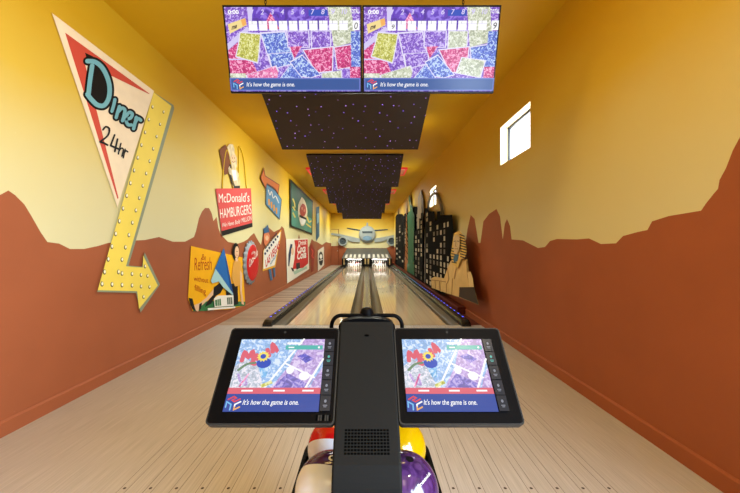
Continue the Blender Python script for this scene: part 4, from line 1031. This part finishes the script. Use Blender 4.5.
def rrect(x0, y0, x1, y1, r, n=5):
    out = []
    for cx, cy, a0 in ((x1 - r, y1 - r, 0), (x0 + r, y1 - r, 90), (x0 + r, y0 + r, 180), (x1 - r, y0 + r, 270)):
        for i in range(n + 1):
            a = math.radians(a0 + 90 * i / n); out.append((cx + r * math.cos(a), cy + r * math.sin(a)))
    return out
def touch(xa, xb, label, mirrored):
    FP = lambda x, s, o: TOP + SD * s + NN * o + Vector((x, 0, 0))       # s = metres down the slope
    rim = rrect(xa, 0, xb, SL, .012)
    mb = MB()
    mb.prism([FP(x, s, 0) for x, s in rim], [FP(x, s, -.026) for x, s in rim], M_BEZE)
    sh = rrect(xa + .004, .004, xb - .004, SL - .004, .010)
    mb.poly([FP(x, s, .0006) for x, s in sh], M_BEZ)
    fr = mb.build('touch_screen', con)
    if label: fr['label'] = label
    dx0, dx1 = (xa + .042, xb - .0138) if not mirrored else (xa + .0233, xb - .037)
    ds0, ds1 = .14 * SL, .89 * SL; W = dx1 - dx0; H = ds1 - ds0
    sc = MB(); cv = Canvas(sc, lambda u, v, k: FP(dx0 + u * W, ds0 + v * H, .001 + .00015 * k))
    R_ = lambda a, b_, c_, d: [(a, b_), (c_, b_), (c_, d), (a, d)]
    ma = .895
    cv.poly(R_(0, 0, ma, .71), S_PB)
    cv.poly([(.28, .0), (.62, .0), (.40, .62), (.20, .58)], S_PB); cv.poly([(.24, .34), (.36, .30), (.34, .56), (.25, .55)], screen_mat('lit_cyan_pale', (130, 190, 240), 1.0, (210, 232, 252), 50, .6))
    cv.poly([(.0, .40), (.10, .30), (.24, .40), (.34, .71), (0, .71)], S_MIX)
    cv.poly([(.66, .0), (.895, .0), (.895, .30), (.80, .56), (.55, .40)], S_LILAC); cv.poly([(.55, .40), (.82, .56), (.76, .71), (.40, .71)], S_LILAC); cv.poly([(.82, .58), (.895, .42), (.895, .71), (.78, .71)], S_LILAC)
    cv.poly([(.55, .50), (.78, .66), (.74, .71), (.42, .71), (.48, .60)], screen_mat('lit_city_violet', (140, 126, 212), 1.0, (196, 180, 236), 60, .6))
    for p in ([(.67, .0), (.34, .71)], [(.52, .37), (.82, .56)], [(.895, .30), (.74, .71)]): cv.stroke(p, .022, S_WHITE, smooth=False)
    cv.disc((.57, .46), .04, .055, S_WHITE, 12); cv.disc((.72, .54), .055, .06, S_WHITE, 12)
    cv.poly([(.62, .26), (.70, .22), (.80, .30), (.72, .36)], screen_mat('lit_violet_spot', (104, 100, 206), 1.0, (170, 150, 226), 60, .6))
    # splash of letters-like blobs with a yellow star in the middle
    for p in ([(.06, .33), (.07, .20), (.12, .28), (.15, .19), (.18, .34)], [(.20, .24), (.22, .31)], [(.30, .16), (.33, .26)], [(.36, .20), (.345, .08), (.40, .18), (.375, .12)], [(.16, .36), (.20, .38)]):
        cv.stroke(p, .046, S_SALMON, same=True)
    cv.k += 1; cv.disc((.29, .36), .075, .075, S_NAVY, 14)
    st = []
    for i in range(24): r = (.075 if i % 2 else .055); st.append((.272 + r * .9 * math.cos(i * math.pi / 12), .265 + r * 1.1 * math.sin(i * math.pi / 12)))
    cv.poly(st, S_YSTAR); cv.disc((.272, .265), .03, .036, S_NAVY, 12)
    cv.stroke([(.05, .46), (.12, .38), (.20, .36)], .03, screen_mat('lit_olive', (120, 150, 120), .9), same=True); cv.stroke([(.06, .52), (.10, .62), (.16, .66), (.14, .56)], .025, S_LILAC, same=True); cv.stroke([(.10, .68), (.16, .52)], .02, S_PINK); cv.poly([(.30, .66), (.40, .60), (.42, .64), (.32, .70)], S_YG)
    cv.poly(R_(.50, .055, .66, .085), S_WHITE); cv.poly(R_(.49, .10, .88, .165), S_TEAL); cv.disc((.84, .132), .012, .016, S_WHITE, 10); cv.poly(R_(.52, .124, .58, .142), S_WHITE)
    cv.poly(R_(0, .70, ma, .78), S_SALMON)
    for x in (.13, .44, .72): cv.poly(R_(x, .728, x + .11, .75), S_WHITE)
    cv.poly(R_(0, .78, ma, 1), S_BARK)
    cube_logo(_S(cv, W, H), .082 * W, .89 * H, .040, -1)
    cv.text("It's how the game is one.", (.17, .915), (.53, 0), (0, -.062), S_WHITE, shear=.2, bold=.012)
    for i in range(5):
        a = .005 + i * .2; cv.poly(R_(ma + .008, a, 1, a + .188), S_BTN)
        col = S_TEAL if i == 1 else S_GREY
        cv.disc((.952, a + .07), .012, .02, col, 10); cv.poly(R_(.932, a + .116, .972, a + .126), col); cv.poly(R_(.938, a + .136, .966, a + .145), col if i == 1 else S_GREY)
    sc.build('display', fr)
    cm = MB(); cm.add([FP((xa + xb) / 2 + .004 * math.cos(a), .016 + .004 * math.sin(a), .001) for a in [k * math.pi / 5 for k in range(10)]], [list(range(10))], M_BEZE); cm.build('camera_lens', fr)
    if not mirrored:
        g = MB()
        for i in range(7):
            x = xb - .052 + i * .0062; g.add([FP(x, SL * .915, .001), FP(x + .004, SL * .915, .001), FP(x + .004, SL * .965, .001), FP(x, SL * .965, .001)], [(0, 1, 2, 3)], M_BEZE if i % 3 else M_HOLE)
        g.build('card_slot', fr)
touch(-.446, -.0897, 'left touch screen with a small slot at its lower corner', False)
touch(.0897, .436, 'right touch screen', True)
mb = MB(); mb.box((-.30, 1.06, .93), (.30, 1.10, .95), M_BEZ, .004); mb.build('screen_bracket', con)

# ------------------------------------------------------------------ ball rack and balls
BR = .108; BZ = .60
rk = thing('ball_rack', 'low black ball rack behind the scoring console', 'ball rack', (0, 1.20, 0))
mb = MB(); o_ = rrect(-.240, .966, .240, 1.45, .10, 8); i_ = rrect(-.226, .968, .226, 1.436, .09, 8)
mb.prism([(x, y, .49) for x, y in o_], [(x, y, .455) for x, y in o_], M_BEZ); mb.build('tray', rk)
mb = MB(); n = len(o_)
mb.add([(x, y, z) for pts, z in ((o_, .49), (o_, .565), (i_, .565), (i_, .49)) for x, y in pts], [[a * n + k, a * n + (k + 1) % n, (a + 1) * n + (k + 1) % n, (a + 1) * n + k] for a in range(3) for k in range(n)], M_BEZ); mb.build('tray_rim', rk)
mb = MB(); ped = rrect(-.12, 1.06, .12, 1.36, .04, 5); mb.prism([(x, y, .455) for x, y in ped], [(x * 1.1, 1.21 + (y - 1.21) * 1.1, .02) for x, y in ped], M_CON); mb.build('pedestal', rk)
mb = MB(); ped = rrect(-.20, 1.0, .20, 1.42, .06, 5); mb.prism([(x, y, .02) for x, y in ped], [(x, y, 0) for x, y in ped], M_CON); mb.build('foot_plate', rk)

def ball_mat(name, c1, c2=None, nrm=(0, 0, 1), cut=0.0, swirl=None):
    m = bpy.data.materials.new(name); m.use_nodes = True; nt = m.node_tree; L = nt.links.new; b = nt.nodes['Principled BSDF']
    b.inputs['Roughness'].default_value = .12; b.inputs['Specular IOR Level'].default_value = .5; b.inputs['Base Color'].default_value = lin(c1)
    tc = nt.nodes.new('ShaderNodeTexCoord')
    if c2:
        d = nt.nodes.new('ShaderNodeVectorMath'); d.operation = 'DOT_PRODUCT'; L(tc.outputs['Object'], d.inputs[0]); d.inputs[1].default_value = Vector(nrm).normalized()
        g = nt.nodes.new('ShaderNodeMath'); g.operation = 'GREATER_THAN'; g.inputs[1].default_value = cut; L(d.outputs['Value'], g.inputs[0])
        mx = nt.nodes.new('ShaderNodeMix'); mx.data_type = 'RGBA'; L(g.outputs[0], mx.inputs[0]); mx.inputs[6].default_value = lin(c2); mx.inputs[7].default_value = lin(c1); L(mx.outputs[2], b.inputs['Base Color'])
    if swirl:
        nz = nt.nodes.new('ShaderNodeTexNoise'); nz.inputs['Scale'].default_value = 22; nz.inputs['Detail'].default_value = 4; nz.inputs['Distortion'].default_value = 2.2
        mp = nt.nodes.new('ShaderNodeMapping'); mp.inputs['Scale'].default_value = (1, 1, .3); mp.inputs['Rotation'].default_value = (0, .7, 0)
        L(tc.outputs['Object'], mp.inputs[0]); L(mp.outputs[0], nz.inputs[0])
        cr = nt.nodes.new('ShaderNodeValToRGB'); cr.color_ramp.elements[0].position = .36; cr.color_ramp.elements[0].color = lin(c1); cr.color_ramp.elements[1].position = .66; cr.color_ramp.elements[1].color = lin(swirl)
        L(nz.outputs['Fac'], cr.inputs[0]); L(cr.outputs[0], b.inputs['Base Color'])
    return m
M_HOLEB = mat('finger_hole_dark', (14, 10, 14), .6)
def ball(x, y, m_, label, holes=(), ring=None, txt=None):
    c = Vector((x, y, BZ)); t = thing('bowling_ball', label, 'bowling ball', c, 'bowling balls in the rack')
    bm = bmesh.new(); bmesh.ops.create_uvsphere(bm, u_segments=48, v_segments=24, radius=BR)
    for v in bm.verts: v.co += c
    mb = MB(); mb.frombm(bm, m_, True); mb.build('ball_shell', t)
    for hx, hz in holes:
        q_ = math.sqrt(max(0, BR ** 2 - hx ** 2 - hz ** 2)); nv = Vector((hx, .6 * hz - .8 * q_, .8 * hz + .6 * q_)).normalized(); a = nv.orthogonal().normalized(); b_ = nv.cross(a)
        hb = MB()
        if ring: hb.add([c + nv * (BR + .0004) + (a * math.cos(q) + b_ * math.sin(q)) * .0125 for q in [k * math.pi / 10 for k in range(20)]], [list(range(20))], ring)
        hb.add([c + nv * (BR + .0010) + (a * math.cos(q) + b_ * math.sin(q)) * (.006 if ring else .0115) for q in [k * math.pi / 10 for k in range(20)]], [list(range(20))], M_HOLEB)
        hb.build('finger_hole', t)
    if txt:
        s, o, u, v = txt; lb = MB()
        def fn(px, pz, k):
            q_ = math.sqrt(max(1e-6, (BR + .0008) ** 2 - px ** 2 - pz ** 2)); return c + Vector((px, .6 * pz - .8 * q_, .8 * pz + .6 * q_))
        Canvas(lb, fn).text(s, o, u, v, M_WHITE); lb.build('lettering', t)
ball(-.112, 1.31, ball_mat('ball_red_white', (196, 22, 24), (226, 232, 250), (.10, .75, .65), -.012), 'red and white bowling ball behind the purple and white one')
ball(.112, 1.31, ball_mat('ball_yellow', (178, 138, 2)), 'plain yellow bowling ball behind the purple one')
ball(-.1125, 1.08, ball_mat('ball_purple_white', (62, 26, 92), (226, 232, 250), (.15, .75, .65), .036), 'purple and white bowling ball left of the console column', holes=[(.008, .076)], ring=M_WHITE)
ball(.1125, 1.08, ball_mat('ball_purple', (46, 22, 62), swirl=(78, 46, 96)), 'marbled purple bowling ball right of the console column', holes=[(.018, .072)], txt=('Brunswick', (.038, .000), (.042, .036), (-.0055, .007)))

# ------------------------------------------------------------------ light
def area(name, loc, rot, sx, sy, power, col=(1, 1, 1)):
    l = bpy.data.lights.new(name, 'AREA'); l.shape = 'RECTANGLE'; l.size = sx; l.size_y = sy; l.energy = power; l.color = col
    o = bpy.data.objects.new(name, l); COL.objects.link(o); o.location = loc; o.rotation_euler = rot; return o
w = bpy.data.worlds.new('daylight'); SC.world = w; w.use_nodes = True
w.node_tree.nodes['Background'].inputs[0].default_value = (0.88, 0.94, 1.0, 1); w.node_tree.nodes['Background'].inputs[1].default_value = 3.0
R90 = math.pi / 2
area('daylight_glazing', (XR + .95, -1.9, 1.95), (0, math.radians(73), math.radians(-43)), 2.3, 3.0, 830, (.74, .90, 1.06))         # daylight slanting in through the glazed opening
for i, (y0, y1, z0, z1) in enumerate(WIN):
    area('daylight_window', (XR + .22, (y0 + y1) / 2, (z0 + z1) / 2), (0, R90, 0), .5, .9, 14, (.92, .96, 1.0))
area('room_fill_light', (XC, -1.4, HC - .03), (0, 0, 0), 1.2, 1.2, 26, (1.0, .76, .42))  # unseen warm fill added behind the camera, no fixture
area('room_fill_light', (XC, 2.2, HC - .03), (0, 0, 0), 1.6, .5, 36, (1.0, .68, .22))  # second added fill out of view, warmer, tints the right wall
for k in range(5):
    y1 = 6.5 + 4.08 * k
    area('lane_fill_light', (XC, min(y1 + .75, YB - .6), HC - (.62 if k < 2 else .06)), (0, math.radians(28 if k < 2 else 0), 0), 2.9 - (.6 if k < 2 else 0), .7, (100, 105, 130, 150, 170)[k], (.96, 1.0, .88))  # added fill beneath ceiling lights; end ones lack a fixture, near two lean left

for k in range(5):
    area('cove_lamp', (XC + .25, 6.5 + 4.08 * k + .30, CH + 1.92), (math.pi, 0, 0), 2.2, .12, 9, (1.0, .93, .72))
for sx in (-1, 1):
    area('pin_lamp', (sx * .85, PY + .03, .50), (math.radians(62), 0, 0), .95, .08, 60, (1.0, .97, .9))
dl = area('downlight', (1.07, .05, HC - .03), (0, 0, 0), .16, .16, 26, (1.0, .86, .62)); dl.data.shape = 'DISK'
cam = bpy.data.cameras.new('camera'); co = bpy.data.objects.new('camera', cam); COL.objects.link(co)
co.location = (0, 0, CH); co.rotation_euler = (R90, 0, 0); cam.sensor_fit = 'HORIZONTAL'; cam.sensor_width = 36; cam.lens = F / 740 * 36
cam.shift_x = (370 - CX) / 740; cam.clip_start = .05; cam.clip_end = 200
SC.camera = co
SC.view_settings.view_transform = 'Standard'; SC.view_settings.look = 'None'; SC.view_settings.gamma = 1; SC.view_settings.exposure = 0; SC.view_settings.use_curve_mapping = False
try:
    SC.cycles.use_denoising = True; SC.cycles.max_bounces = 8; SC.cycles.diffuse_bounces = 5; SC.cycles.sample_clamp_indirect = 6
except Exception: pass
